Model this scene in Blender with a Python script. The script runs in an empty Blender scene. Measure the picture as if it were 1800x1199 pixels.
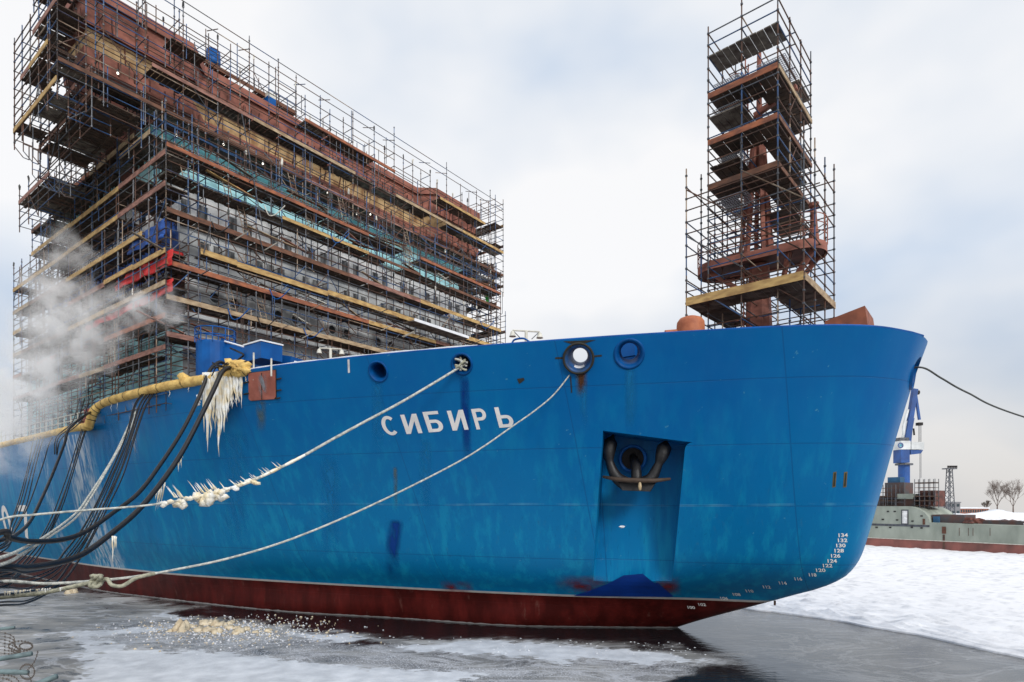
import bpy, bmesh, math, random
import numpy as np
from mathutils import Vector, Matrix, noise
from mathutils.bvhtree import BVHTree
R = random.Random(7)
SC = bpy.context.scene
COL = SC.collection
rad = math.radians
# ------------------------------------------------------------------ camera
F, HY, CZ = 1055.0, 880.0, 6.09          # focal length in photo pixels, horizon row, eye height above the water
cam_d = bpy.data.cameras.new('camera'); cam = bpy.data.objects.new('camera', cam_d); COL.objects.link(cam)
cam.location = (0, 0, CZ); cam.rotation_euler = (rad(90), 0, 0)
cam_d.sensor_width = 36; cam_d.lens = 36 * F / 1800; cam_d.shift_y = (HY - 599.5) / 1800
cam_d.clip_start = 0.1; cam_d.clip_end = 9000
SC.camera = cam
# ------------------------------------------------------------------ sky
W = bpy.data.worlds.new('World'); SC.world = W; W.use_nodes = True
nt = W.node_tree; nt.nodes.clear()
def N(t, kind, **kw):
    n = t.nodes.new(kind)
    for k, v in kw.items(): setattr(n, k, v)
    return n
SUN_EL, SUN_AZ = rad(30), rad(152)
sky = N(nt, 'ShaderNodeTexSky'); sky.sky_type = 'NISHITA'; sky.sun_disc = False
sky.sun_elevation = SUN_EL; sky.sun_rotation = SUN_AZ
bg1 = N(nt, 'ShaderNodeBackground'); bg1.inputs[1].default_value = 0.1
nt.links.new(sky.outputs[0], bg1.inputs[0])
tc = N(nt, 'ShaderNodeTexCoord')
mp = N(nt, 'ShaderNodeMapping'); mp.inputs['Scale'].default_value = (1.0, 1.0, 1.7); mp.inputs['Location'].default_value = (0.35, 0.1, 0.55)
nt.links.new(tc.outputs['Generated'], mp.inputs[0])
nz = N(nt, 'ShaderNodeTexNoise'); nz.inputs['Scale'].default_value = 2.1; nz.inputs['Detail'].default_value = 4; nz.inputs['Roughness'].default_value = .45
nt.links.new(mp.outputs[0], nz.inputs['Vector'])
cr = N(nt, 'ShaderNodeValToRGB')
cr.color_ramp.elements[0].position = .33; cr.color_ramp.elements[0].color = (.60, .71, .87, 1)
cr.color_ramp.elements[1].position = .56; cr.color_ramp.elements[1].color = (1.0, 1.0, 1.01, 1)
e = cr.color_ramp.elements.new(.46); e.color = (.85, .89, .95, 1)
nt.links.new(nz.outputs[0], cr.inputs[0])
sp = N(nt, 'ShaderNodeSeparateXYZ'); nt.links.new(tc.outputs['Generated'], sp.inputs[0])
rr = N(nt, 'ShaderNodeValToRGB')
rr.color_ramp.elements[0].position = .0; rr.color_ramp.elements[0].color = (.74, .72, .70, 1)
rr.color_ramp.elements[1].position = .32; rr.color_ramp.elements[1].color = (1, 1, 1, 1)
nt.links.new(sp.outputs[2], rr.inputs[0])
mu = N(nt, 'ShaderNodeMix'); mu.data_type = 'RGBA'; mu.blend_type = 'MULTIPLY'; mu.inputs[0].default_value = 1
nt.links.new(cr.outputs[0], mu.inputs[6]); nt.links.new(rr.outputs[0], mu.inputs[7])
bg2 = N(nt, 'ShaderNodeBackground'); bg2.inputs[1].default_value = 1.0
nt.links.new(mu.outputs[2], bg2.inputs[0])
mx = N(nt, 'ShaderNodeMixShader'); mx.inputs[0].default_value = .94
nt.links.new(bg1.outputs[0], mx.inputs[1]); nt.links.new(bg2.outputs[0], mx.inputs[2])
wo = N(nt, 'ShaderNodeOutputWorld'); nt.links.new(mx.outputs[0], wo.inputs[0])
sd = bpy.data.lights.new('sun', 'SUN'); sd.energy = 1.9; sd.angle = rad(16); sd.color = (1, .97, .93)
so = bpy.data.objects.new('sun', sd); COL.objects.link(so)
so.rotation_euler = Vector((math.sin(SUN_AZ) * math.cos(SUN_EL), math.cos(SUN_AZ) * math.cos(SUN_EL), math.sin(SUN_EL))).to_track_quat('Z', 'Y').to_euler()
so.location = (0, 0, 80)
SC.view_settings.view_transform = 'Standard'; SC.view_settings.look = 'None'; SC.view_settings.gamma = 1
SC.view_settings.exposure = 0.0
# ------------------------------------------------------------------ frames: ship axes and photo rays
A = math.atan(795 / 1055)
PX, PY = math.sin(A), math.cos(A)
S0 = (15.54, 23.1)
UC = S0[0] * PY - S0[1] * PX; VC = S0[0] * PX + S0[1] * PY
def SH(u, v, z):            # ship coordinates (aft, starboard, height above eye level) to world
    return Vector((S0[0] - u * PY - v * PX, S0[1] + u * PX - v * PY, z + CZ))
def toship(p):
    x, y = p[0] - S0[0], p[1] - S0[1]
    return (-x * PY + y * PX, -x * PX - y * PY, p[2] - CZ)
def AT(x, y, t): return Vector(((x - 900) / F * t, t, (HY - y) / F * t + CZ))
def AZ(x, y, z): return AT(x, y, z * F / (HY - y))
def AV(x, y, v):
    r = (x - 900) / F; return AT(x, y, (VC - v) / (PX * r + PY))
def AU(x, y, u):
    r = (x - 900) / F; return AT(x, y, (u - UC) / (PX - PY * r))
SHM = Matrix(((-PY, -PX, 0, S0[0]), (PX, -PY, 0, S0[1]), (0, 0, 1, 0), (0, 0, 0, 1)))
# ------------------------------------------------------------------ materials
def lin(c): return tuple(((x / 255) / 12.92 if x / 255 <= .04045 else ((x / 255 + .055) / 1.055) ** 2.4) for x in c)
MATS = {}
def mat(name, col, rough=.6, metal=0, var=.25, scale=3.0, bump=0, spec=.5, col2=None, stretch=(1, 1, 1), detail=6, thr=(.35, .65), bscale=None):
    if name in MATS: return MATS[name]
    m = bpy.data.materials.new(name); m.use_nodes = True; t = m.node_tree; b = t.nodes['Principled BSDF']
    b.inputs['Roughness'].default_value = rough; b.inputs['Metallic'].default_value = metal
    b.inputs['Specular IOR Level'].default_value = spec
    tcn = N(t, 'ShaderNodeTexCoord'); mpn = N(t, 'ShaderNodeMapping'); mpn.inputs['Scale'].default_value = stretch
    t.links.new(tcn.outputs['Object'], mpn.inputs[0])
    n = N(t, 'ShaderNodeTexNoise'); n.inputs['Scale'].default_value = scale; n.inputs['Detail'].default_value = detail
    t.links.new(mpn.outputs[0], n.inputs['Vector'])
    r = N(t, 'ShaderNodeValToRGB'); c2 = col2 if col2 else tuple(x * (1 - var) for x in col)
    r.color_ramp.elements[0].position = thr[0]; r.color_ramp.elements[1].position = thr[1]
    r.color_ramp.elements[0].color = (*c2, 1)
    r.color_ramp.elements[1].color = (*(tuple(min(1, x * (1 + var * .5)) for x in col)), 1)
    t.links.new(n.outputs[0], r.inputs[0]); t.links.new(r.outputs[0], b.inputs['Base Color'])
    if bump:
        n2 = N(t, 'ShaderNodeTexNoise'); n2.inputs['Scale'].default_value = bscale or scale * 4; n2.inputs['Detail'].default_value = 5
        t.links.new(mpn.outputs[0], n2.inputs['Vector'])
        bp = N(t, 'ShaderNodeBump'); bp.inputs['Strength'].default_value = bump; bp.inputs['Distance'].default_value = .05
        t.links.new(n2.outputs[0], bp.inputs['Height']); t.links.new(bp.outputs[0], b.inputs['Normal'])
    MATS[name] = m; return m
M_rust = mat('rusted_tube', (.13, .062, .04), .8, col2=(.05, .035, .03), scale=2, thr=(.3, .7))
M_blue_t = mat('blue_tube', (.03, .10, .26), .6, col2=(.03, .05, .10), scale=2)
M_grey_t = mat('galvanised_tube', (.10, .11, .13), .5, metal=.2, col2=(.05, .05, .055), scale=2)
M_pale_t = mat('pale_tube', (.45, .36, .27), .7, col2=(.2, .12, .08), scale=1.5)
M_wood_d = mat('dark_deck_board', (.10, .065, .045), .9, col2=(.035, .026, .022), scale=2.5, thr=(.3, .7))
M_wood_g = mat('grey_deck_board', (.20, .18, .15), .9, col2=(.08, .06, .05), scale=2.5)
M_tb = [mat('yellow_board', (.56, .38, .15), .8, col2=(.34, .20, .08), scale=2, stretch=(1, 1, 3)),
        mat('orange_board', (.38, .13, .06), .8, col2=(.18, .07, .045), scale=2, stretch=(1, 1, 3)),
        mat('pink_brown_board', (.34, .17, .13), .8, col2=(.18, .09, .07), scale=2, stretch=(1, 1, 3)),
        mat('brown_board', (.19, .085, .05), .85, col2=(.09, .045, .03), scale=2, stretch=(1, 1, 3)),
        mat('pale_board', (.46, .35, .22), .8, col2=(.26, .17, .10), scale=2, stretch=(1, 1, 3)),
        mat('faded_cyan_board', (.42, .62, .62), .8, scale=2)]
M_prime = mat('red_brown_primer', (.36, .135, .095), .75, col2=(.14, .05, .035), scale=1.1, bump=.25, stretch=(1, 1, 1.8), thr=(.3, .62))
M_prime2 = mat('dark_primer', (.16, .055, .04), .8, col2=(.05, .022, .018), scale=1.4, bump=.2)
M_ply = mat('plywood_cover', (.66, .47, .24), .8, col2=(.36, .20, .09), scale=1.5, thr=(.35, .6))
M_cyan = mat('cyan_paint', (.42, .72, .76), .6, col2=(.30, .56, .6), scale=.9, thr=(.3, .55))
M_white = mat('dirty_white_paint', (.93, .92, .90), .6, col2=(.70, .69, .66), scale=.8, stretch=(1, 1, .6), thr=(.28, .5))
M_grey = mat('grey_primer', (.40, .41, .42), .65, col2=(.25, .26, .265), scale=.9, stretch=(1, 1, .5), thr=(.3, .6))
M_grey2 = mat('light_grey_primer', (.66, .68, .68), .6, col2=(.44, .46, .47), scale=.9, stretch=(1, 1, .5))
M_dark = mat('dark_interior', (.025, .022, .022), .9)
M_blue = mat('deck_blue_paint', (.002, .10, .36), .5, col2=(.001, .07, .27), scale=1, spec=.25)
M_red_t = mat('red_tarpaulin', (.62, .02, .02), .6, col2=(.35, .01, .01), scale=1.5, bump=.6)
M_blue_tarp = mat('blue_tarpaulin', (.02, .10, .42), .6, col2=(.01, .05, .22), scale=1.5, bump=.5)
M_glass = mat('dark_window_glass', (.03, .05, .06), .15, var=.3)
M_steel = mat('black_steel', (.013, .013, .015), .5, col2=(.006, .006, .007), scale=3, bump=.3)
M_black = mat('black_rubber', (.012, .012, .014), .45, var=.4, scale=6)
M_rope = mat('frosted_rope', (.62, .62, .56), .9, col2=(.34, .36, .34), scale=9, bump=.6, bscale=40)
M_rope_d = mat('dark_rope', (.09, .095, .09), .9, scale=9)
M_rope_y = mat('yellowed_rope', (.45, .44, .33), .9, col2=(.24, .24, .18), scale=9, bump=.6, bscale=40)
M_foam = mat('yellow_foam_lagging', (.80, .55, .18), .85, col2=(.46, .27, .08), scale=2.2, bump=1.0, bscale=9, thr=(.25, .6))
M_snow = mat('snow', (.86, .88, .92), .8, var=.08, scale=2, bump=.4, bscale=12)
M_orange = mat('orange_red_primer', (.60, .17, .08), .7, col2=(.40, .10, .05), scale=2)
M_lampw = mat('lamp_housing_white', (.7, .68, .6), .5)
def m_ice():
    m = bpy.data.materials.new('yellowed_ice'); m.use_nodes = True; b = m.node_tree.nodes['Principled BSDF']
    b.inputs['Base Color'].default_value = (.80, .78, .66, 1); b.inputs['Roughness'].default_value = .25
    b.inputs['Subsurface Weight'].default_value = .3; b.inputs['Subsurface Radius'].default_value = (.1, .1, .1)
    b.inputs['Subsurface Scale'].default_value = .5
    t = m.node_tree; tcn = N(t, 'ShaderNodeTexCoord'); n = N(t, 'ShaderNodeTexNoise'); n.inputs['Scale'].default_value = 2.5; n.inputs['Detail'].default_value = 5
    t.links.new(tcn.outputs['Object'], n.inputs['Vector'])
    r = N(t, 'ShaderNodeValToRGB'); r.color_ramp.elements[0].position = .38; r.color_ramp.elements[1].position = .6
    r.color_ramp.elements[0].color = (.80, .68, .45, 1); r.color_ramp.elements[1].color = (.90, .91, .88, 1)
    t.links.new(n.outputs[0], r.inputs[0]); t.links.new(r.outputs[0], b.inputs['Base Color'])
    return m
M_ice = m_ice()
# ------------------------------------------------------------------ object helpers
def tag(o, label=None, cat=None, group=None, kind=None):
    if label: o['label'] = label
    if cat: o['category'] = cat
    if group: o['group'] = group
    if kind: o['kind'] = kind
    return o
def empty(name, loc, label=None, cat=None, group=None, rz=0):
    o = bpy.data.objects.new(name, None); COL.objects.link(o); o.location = loc; o.rotation_euler = (0, 0, rz)
    o.empty_display_size = .5
    o['_m'] = 1
    del o['_m']
    return tag(o, label, cat, group)
def wm(o):
    m = Matrix.LocRotScale(o.location, o.rotation_euler, o.scale)
    return (wm(o.parent) @ m) if o.parent else m
class MB:
    def __init__(s): s.v = []; s.f = []; s.mi = []; s.ms = []
    def mslot(s, m):
        if m not in s.ms: s.ms.append(m)
        return s.ms.index(m)
    def add(s, vs, fs, m):
        k = len(s.v); i = s.mslot(m); s.v += [Vector(p) for p in vs]
        for f in fs: s.f.append([k + a for a in f]); s.mi.append(i)
    def hexa(s, c, m):       # 8 corners: bottom 4 ring, top 4 ring
        s.add(c, [(0, 3, 2, 1), (4, 5, 6, 7), (0, 1, 5, 4), (1, 2, 6, 5), (2, 3, 7, 6), (3, 0, 4, 7)], m)
    def sbox(s, u0, u1, v0, v1, z0, z1, m, fr=SH):
        s.hexa([fr(u0, v0, z0), fr(u1, v0, z0), fr(u1, v1, z0), fr(u0, v1, z0), fr(u0, v0, z1), fr(u1, v0, z1), fr(u1, v1, z1), fr(u0, v1, z1)], m)
    def wbox(s, x0, x1, y0, y1, z0, z1, m):
        s.sbox(x0, x1, y0, y1, z0, z1, m, lambda a, b, c: Vector((a, b, c)))
    def tube(s, p, q, r, m, n=6, r2=None, cap=False):
        p = Vector(p); q = Vector(q); d = q - p
        if d.length < 1e-6: return
        d.normalize(); a = d.orthogonal().normalized(); b = d.cross(a); r2 = r if r2 is None else r2
        vs = [];
        for c, rr_ in ((p, r), (q, r2)):
            for i in range(n):
                t = 2 * math.pi * i / n; vs.append(c + (a * math.cos(t) + b * math.sin(t)) * rr_)
        fs = [(i, (i + 1) % n, n + (i + 1) % n, n + i) for i in range(n)]
        if cap: fs += [tuple(range(n - 1, -1, -1)), tuple(range(n, 2 * n))]
        s.add(vs, fs, m)
    def beam(s, p, q, w, h, m, up=Vector((0, 0, 1))):
        p = Vector(p); q = Vector(q); d = (q - p).normalized(); a = d.cross(up)
        if a.length < 1e-4: a = d.orthogonal()
        a.normalize(); b = a.cross(d)
        c = [p - a * w / 2 - b * h / 2, p + a * w / 2 - b * h / 2, p + a * w / 2 + b * h / 2, p - a * w / 2 + b * h / 2]
        e_ = [x + (q - p) for x in c]
        s.hexa(c + e_, m)
    def path(s, pts, r, m, n=8, rf=None, cap=True):
        pts = [Vector(p) for p in pts]; vs = []; L = len(pts); a = None
        for i, p in enumerate(pts):
            d = (pts[min(i + 1, L - 1)] - pts[max(i - 1, 0)]).normalized()
            if a is None: a = d.orthogonal().normalized()
            a = (a - d * a.dot(d)).normalized(); b = d.cross(a)
            q = rf(i / (L - 1)) if rf else 1
            for k in range(n):
                t = 2 * math.pi * k / n; vs.append(p + (a * math.cos(t) + b * math.sin(t)) * r * q)
        fs = [(i * n + k, i * n + (k + 1) % n, (i + 1) * n + (k + 1) % n, (i + 1) * n + k) for i in range(L - 1) for k in range(n)]
        if cap: fs += [tuple(range(n - 1, -1, -1)), tuple(range((L - 1) * n, L * n))]
        s.add(vs, fs, m)
    def lathe(s, c, ax, prof, m, n=28):     # prof: (radius, distance along axis)
        ax = Vector(ax).normalized(); a = Vector((0, 0, 1)).cross(ax)
        a = ax.orthogonal() if a.length < 1e-3 else a
        a.normalize(); b = ax.cross(a); vs = []
        for r_, h in prof:
            for k in range(n):
                t = 2 * math.pi * k / n; vs.append(Vector(c) + ax * h + (a * math.cos(t) + b * math.sin(t)) * r_)
        s.add(vs, [(i * n + k, i * n + (k + 1) % n, (i + 1) * n + (k + 1) % n, (i + 1) * n + k) for i in range(len(prof) - 1) for k in range(n)], m)
    def blob(s, c, rx, ry, rz, m, n=8, rough=.3):
        c = Vector(c); vs = []; rows = n // 2 + 1; off = R.random() * 50
        for i in range(rows):
            th = math.pi * i / (rows - 1)
            for k in range(n):
                ph = 2 * math.pi * k / n
                d = Vector((math.sin(th) * math.cos(ph), math.sin(th) * math.sin(ph), math.cos(th)))
                q = 1 + rough * noise.noise(d * 1.6 + Vector((off, 0, 0))) * 1.6
                vs.append(c + Vector((d.x * rx, d.y * ry, d.z * rz)) * q)
        s.add(vs, [(i * n + k, i * n + (k + 1) % n, (i + 1) * n + (k + 1) % n, (i + 1) * n + k) for i in range(rows - 1) for k in range(n)], m)
    def build(s, name, parent=None, smooth=False, loc=None, label=None, cat=None, group=None, kind=None):
        me = bpy.data.meshes.new(name)
        if parent: inv = wm(parent).inverted(); lo = None
        else:
            lo = Vector(loc) if loc is not None else None
            if lo is None:
                lo = Vector((sum(p.x for p in s.v) / len(s.v), sum(p.y for p in s.v) / len(s.v), min(p.z for p in s.v)))
            inv = Matrix.Translation(-lo)
        me.from_pydata([inv @ p for p in s.v], [], s.f)
        for m in s.ms: me.materials.append(m)
        me.polygons.foreach_set('material_index', s.mi)
        if smooth: me.polygons.foreach_set('use_smooth', [True] * len(s.f))
        me.update()
        o = bpy.data.objects.new(name, me); COL.objects.link(o)
        if parent: o.parent = parent
        else: o.location = lo
        return tag(o, label, cat, group, kind)
def spline(P, n=24):
    P = [Vector(p) for p in P]; Q = [P[0] * 2 - P[1]] + P + [P[-1] * 2 - P[-2]]; out = []
    for i in range(1, len(Q) - 2):
        for k in range(n):
            t = k / n; a, b, c, d = Q[i - 1], Q[i], Q[i + 1], Q[i + 2]
            out.append(.5 * ((2 * b) + (c - a) * t + (2 * a - 5 * b + 4 * c - d) * t * t + (3 * b - a - 3 * c + d) * t ** 3))
    out.append(P[-1]); return out
def pchip(X, Y):
    X = np.array(X, float); Y = np.array(Y, float); h = np.diff(X); d = np.diff(Y) / h; m = np.zeros(len(X))
    for i in range(1, len(X) - 1):
        if d[i - 1] * d[i] > 0:
            w1 = 2 * h[i] + h[i - 1]; w2 = h[i] + 2 * h[i - 1]; m[i] = (w1 + w2) / (w1 / d[i - 1] + w2 / d[i])
    m[0] = d[0]; m[-1] = d[-1]
    def f(x):
        x = min(max(x, X[0]), X[-1]); i = min(max(int(np.searchsorted(X, x)) - 1, 0), len(h) - 1)
        t = (x - X[i]) / h[i]
        return (2 * t ** 3 - 3 * t * t + 1) * Y[i] + (t ** 3 - 2 * t * t + t) * h[i] * m[i] + (-2 * t ** 3 + 3 * t * t) * Y[i + 1] + (t ** 3 - t * t) * h[i] * m[i + 1]
    return f
# ------------------------------------------------------------------ ground: water, ice, snow
def grid_mesh(name, pts, nu, nv, m, smooth=True, attrs=None, **kw):
    me = bpy.data.meshes.new(name)
    f = [(j * nu + i, j * nu + i + 1, (j + 1) * nu + i + 1, (j + 1) * nu + i) for j in range(nv - 1) for i in range(nu - 1)]
    me.from_pydata([tuple(p) for p in pts], [], f); me.materials.append(m)
    if smooth: me.polygons.foreach_set('use_smooth', [True] * len(f))
    for k, a in (attrs or {}).items():
        at = me.attributes.new(k, 'FLOAT', 'POINT'); at.data.foreach_set('value', a)
    o = bpy.data.objects.new(name, me); COL.objects.link(o); return tag(o, **kw)
def fbm(x, y, s, o=4, z=0): return noise.fractal(Vector((x * s, y * s, z)), .6, 2.1, o)
def in_poly(x, y, P):
    c = False; n = len(P)
    for i in range(n):
        x1, y1 = P[i]; x2, y2 = P[i - 1]
        if (y1 > y) != (y2 > y) and x < (x2 - x1) * (y - y1) / (y2 - y1) + x1: c = not c
    return c
def pdist(x, y, P):         # signed distance in metres, positive inside
    d = 1e9; n = len(P)
    for i in range(n):
        x1, y1 = P[i - 1]; x2, y2 = P[i]; dx, dy = x2 - x1, y2 - y1
        t = max(0, min(1, ((x - x1) * dx + (y - y1) * dy) / (dx * dx + dy * dy + 1e-9)))
        d = min(d, math.hypot(x - x1 - t * dx, y - y1 - t * dy))
    return d if in_poly(x, y, P) else -d
def gp(*px): return [tuple(AZ(x, y, -CZ)[:2]) for x, y in px]
ICE_W = [gp((150, 1108), (185, 1122), (205, 1146), (330, 1148), (470, 1158), (560, 1172), (700, 1180), (760, 1199), (800, 1240), (100, 1240), (165, 1180)),
         gp((60, 1117), (200, 1107), (330, 1104), (250, 1113)),
         gp((520, 1120), (640, 1128), (660, 1124), (600, 1115), (500, 1112)),
         gp((690, 1136), (830, 1150), (960, 1157), (1120, 1165), (1230, 1156), (1200, 1148), (1060, 1139), (900, 1128), (780, 1128)),
         gp((640, 1188), (760, 1182), (860, 1186), (800, 1199), (780, 1230), (600, 1240)),
         gp((280, 1077), (350, 1074), (420, 1080), (300, 1087))]
ICE_D = [gp((330, 1068), (480, 1082), (700, 1095), (1000, 1108), (1200, 1113), (1250, 1122), (1190, 1131), (1000, 1124), (860, 1122), (700, 1120), (560, 1108), (430, 1092), (300, 1080)),
         gp((1180, 1180), (1250, 1172), (1290, 1176), (1340, 1199), (1360, 1240), (1220, 1240)),
         gp((590, 1130), (660, 1126), (670, 1136), (600, 1141)),
         gp((1090, 1127), (1180, 1127), (1210, 1142), (1130, 1140))]
ICE_S = [gp((180, 1095), (330, 1095), (480, 1105), (640, 1118), (760, 1150), (960, 1165), (1240, 1160), (1200, 1185), (900, 1199), (760, 1240), (560, 1240), (300, 1150), (200, 1130))]
ICE_G = [gp((-400, 1018), (60, 1036), (200, 1045), (330, 1068), (600, 1112), (900, 1124), (1180, 1132), (1300, 1152), (1270, 1172), (1190, 1180), (1220, 1250), (-600, 1300))]
pts = []; aw = []; ag = []; as_ = []
NV, NU = 240, 360
for j in range(NV):
    Y = 13 * (1.0085 ** j)
    for i in range(NU):
        x = (-1.25 + 2.5 * i / (NU - 1)) * Y
        pts.append((x, Y, 0))
        wx = x + 1.1 * fbm(x, Y, .35) + .25 * fbm(x, Y, 1.7, 3, 5); wy = Y + .8 * fbm(x, Y, .4, 4, 9) + .2 * fbm(x, Y, 1.9, 3, 2)
        def cov(PL, soft):
            b = -9
            for P in PL: b = max(b, pdist(wx, wy, P))
            return max(0, min(1, .5 + b / soft))
        d = cov(ICE_D, .7)
        g = cov(ICE_G, 1.2) * (1 - d)
        w = cov(ICE_W, 1.3) * (1 - d)
        s = cov(ICE_S, 2.2) * (1 - d)
        n1 = .5 + .9 * fbm(x * .55 + wy * .2, wy, 1.1, 5, 3)
        rt = max(0, min(1, (x - 8) / 4)) * .27
        ag.append(max(g * (.85 + .15 * n1), rt * (1 - d))); aw.append(max(w, 0)); as_.append(max(0, min(1, s * (.35 + .9 * n1))))
def m_water():
    m = bpy.data.materials.new('harbour_water_with_thin_ice'); m.use_nodes = True; t = m.node_tree; b = t.nodes['Principled BSDF']
    def at(n): a = N(t, 'ShaderNodeAttribute'); a.attribute_name = n; return a.outputs['Fac']
    tcn = N(t, 'ShaderNodeTexCoord')
    def nz_(s, d=5, st=(1, 1, 1)):
        mpn = N(t, 'ShaderNodeMapping'); mpn.inputs['Scale'].default_value = st; t.links.new(tcn.outputs['Object'], mpn.inputs[0])
        n = N(t, 'ShaderNodeTexNoise'); n.inputs['Scale'].default_value = s; n.inputs['Detail'].default_value = d
        t.links.new(mpn.outputs[0], n.inputs['Vector']); return n.outputs[0]
    def math_(op, a, b_=None, c=None, cl=False):
        n = N(t, 'ShaderNodeMath'); n.operation = op; n.use_clamp = cl
        for i, q in enumerate((a, b_, c)):
            if q is None: continue
            if isinstance(q, (int, float)): n.inputs[i].default_value = q
            else: t.links.new(q, n.inputs[i])
        return n.outputs[0]
    def mix(f, a, c):
        n = N(t, 'ShaderNodeMix'); n.data_type = 'RGBA'
        if isinstance(f, float): n.inputs[0].default_value = f
        else: t.links.new(f, n.inputs[0])
        for i, q in ((6, a), (7, c)):
            if isinstance(q, tuple): n.inputs[i].default_value = (*q, 1)
            else: t.links.new(q, n.inputs[i])
        return n.outputs[2]
    thin = math_('MULTIPLY', at('grey'), math_('MULTIPLY_ADD', nz_(.45, 8, (.7, 1.6, 1)), 1.9, -.05), cl=True)
    sw = N(t, 'ShaderNodeTexNoise'); sw.inputs['Scale'].default_value = .32; sw.inputs['Detail'].default_value = 7; sw.inputs['Roughness'].default_value = .62; sw.inputs['Distortion'].default_value = 1.6
    mps = N(t, 'ShaderNodeMapping'); mps.inputs['Scale'].default_value = (.7, 1.5, 1); mps.inputs['Rotation'].default_value = (0, 0, .25); t.links.new(tcn.outputs['Object'], mps.inputs[0]); t.links.new(mps.outputs[0], sw.inputs['Vector'])
    fil = math_('SUBTRACT', 1, math_('MULTIPLY', math_('ABSOLUTE', math_('SUBTRACT', sw.outputs[0], .5)), 26), cl=True)
    fil2 = math_('SUBTRACT', 1, math_('MULTIPLY', math_('ABSOLUTE', math_('SUBTRACT', sw.outputs[0], .57)), 40), cl=True)
    hole = math_('MULTIPLY_ADD', sw.outputs[0], -9, 3.6, cl=True)
    thin = math_('MULTIPLY', thin, math_('SUBTRACT', 1, math_('MULTIPLY', math_('MAXIMUM', hole, math_('MULTIPLY', fil2, .7)), .85)), cl=True)
    patch = math_('MULTIPLY_ADD', nz_(.25, 3), 5, -2.2, cl=True)
    c0 = mix(thin, (.012, .013, .015), mix(patch, (.38, .37, .35), (.56, .55, .53)))
    speck = math_('MULTIPLY_ADD', nz_(14, 3), 9, -4.6, cl=True)
    sl = math_('MULTIPLY', at('slush'), speck, cl=True)
    c0 = mix(math_('MULTIPLY', at('slush'), .55), c0, (.20, .20, .215))
    c1 = mix(sl, c0, (.74, .75, .78)); c1 = mix(math_('MULTIPLY', math_('MULTIPLY', fil, at('grey')), .6), c1, (.72, .73, .76))
    wh = math_('MULTIPLY_ADD', math_('ADD', at('white'), math_('MULTIPLY_ADD', nz_(3.5, 8, (.6, 1.5, 1)), 1.3, -.66)), 7, -2.4, cl=True)
    c2 = mix(wh, c1, mix(math_('MULTIPLY_ADD', nz_(1.3, 6), 3, -1, cl=True), (.60, .62, .65), (.84, .86, .89)))
    t.links.new(c2, b.inputs['Base Color'])
    solid = math_('MAXIMUM', math_('MAXIMUM', thin, wh), sl)
    t.links.new(math_('MULTIPLY_ADD', solid, .5, .08), b.inputs['Roughness'])
    t.links.new(math_('MULTIPLY_ADD', solid, -.3, .5), b.inputs['Specular IOR Level'])
    rip = N(t, 'ShaderNodeBump'); rip.inputs['Strength'].default_value = .5; rip.inputs['Distance'].default_value = .02
    t.links.new(nz_(2.2, 4, (1, 2.2, 1)), rip.inputs['Height'])
    r2 = N(t, 'ShaderNodeBump'); r2.inputs['Distance'].default_value = .03
    t.links.new(math_('MULTIPLY', solid, .7), r2.inputs['Strength']); t.links.new(nz_(10, 5), r2.inputs['Height']); t.links.new(rip.outputs[0], r2.inputs['Normal'])
    t.links.new(r2.outputs[0], b.inputs['Normal'])
    return m
M_water = m_water()
grid_mesh('harbour_water', pts, NU, NV, M_water, attrs={'white': aw, 'grey': ag, 'slush': as_}, kind='structure')
wb = MB(); wb.wbox(-420, 520, -120, 262, -.9, -.02, mat('deep_water', (.02, .022, .025), .08)); wb.build('open_water', kind='structure')
# broken snow-covered river ice beyond the open water: a sheet with relief
EDGE = gp((900, 1040), (1180, 1064), (1300, 1070), (1380, 1079), (1470, 1092), (1560, 1108), (1640, 1123), (1700, 1137), (1800, 1158), (1900, 1182))
EDGE = [(-60, 66)] + EDGE + [(60, 12)]
def edgeY(x):
    for i in range(len(EDGE) - 1):
        (a, b), (c, d) = EDGE[i], EDGE[i + 1]
        if a <= x <= c: return b + (d - b) * (x - a) / (c - a)
    return EDGE[0][1] if x < EDGE[0][0] else EDGE[-1][1]
pts = []; nu, nv = 520, 300
for j in range(nv):
    k = j / (nv - 1)
    for i in range(nu):
        q = i / (nu - 1); x0 = -60 + 120 * q; y0 = edgeY(x0) + .35 * fbm(x0, 0, .9) + .12 * fbm(x0, 0, 4)
        far = 150 * k ** 2.0; x = x0 * (1 + far / 30 * .9) + far * .15; y = y0 + far
        e_ = min(1, far / .35)
        rid = 1 - abs(fbm(x * .7, y * 1.6, .55, 5, 2)) * 2.1
        rub = max(0, fbm(x * .8, y * 1.3, .9, 5, 7)); fine = fbm(x * .7, y * 1.7, 3.0, 4, 4)
        near = math.exp(-far / 6)
        h = .07 + e_ * (.10 + .10 * max(0, rid) ** 2 + .15 * rub * (.35 + 1.4 * near) + .11 * fine + .10 * max(0, fbm(x, y * 1.8, 1.8, 5, 12)))
        pts.append((x, y, .004 + (h if j else -.05)))
M_sn2 = mat('wind_blown_snow', (.80, .80, .815), .9, col2=(.64, .65, .68), scale=1.2, bump=.5, bscale=3, stretch=(1, 1.6, 1), thr=(.25, .5))
grid_mesh('snow_covered_river_ice', pts, nu, nv, M_sn2, kind='structure')
g = MB(); g.wbox(-420, 520, 172, 263, -.5, .75, M_sn2); g.build('far_shore', kind='structure')
g = MB(); g.wbox(-420, 520, 120, 173, -.4, .03, M_sn2); g.build('far_river_ice', kind='structure')
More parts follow.
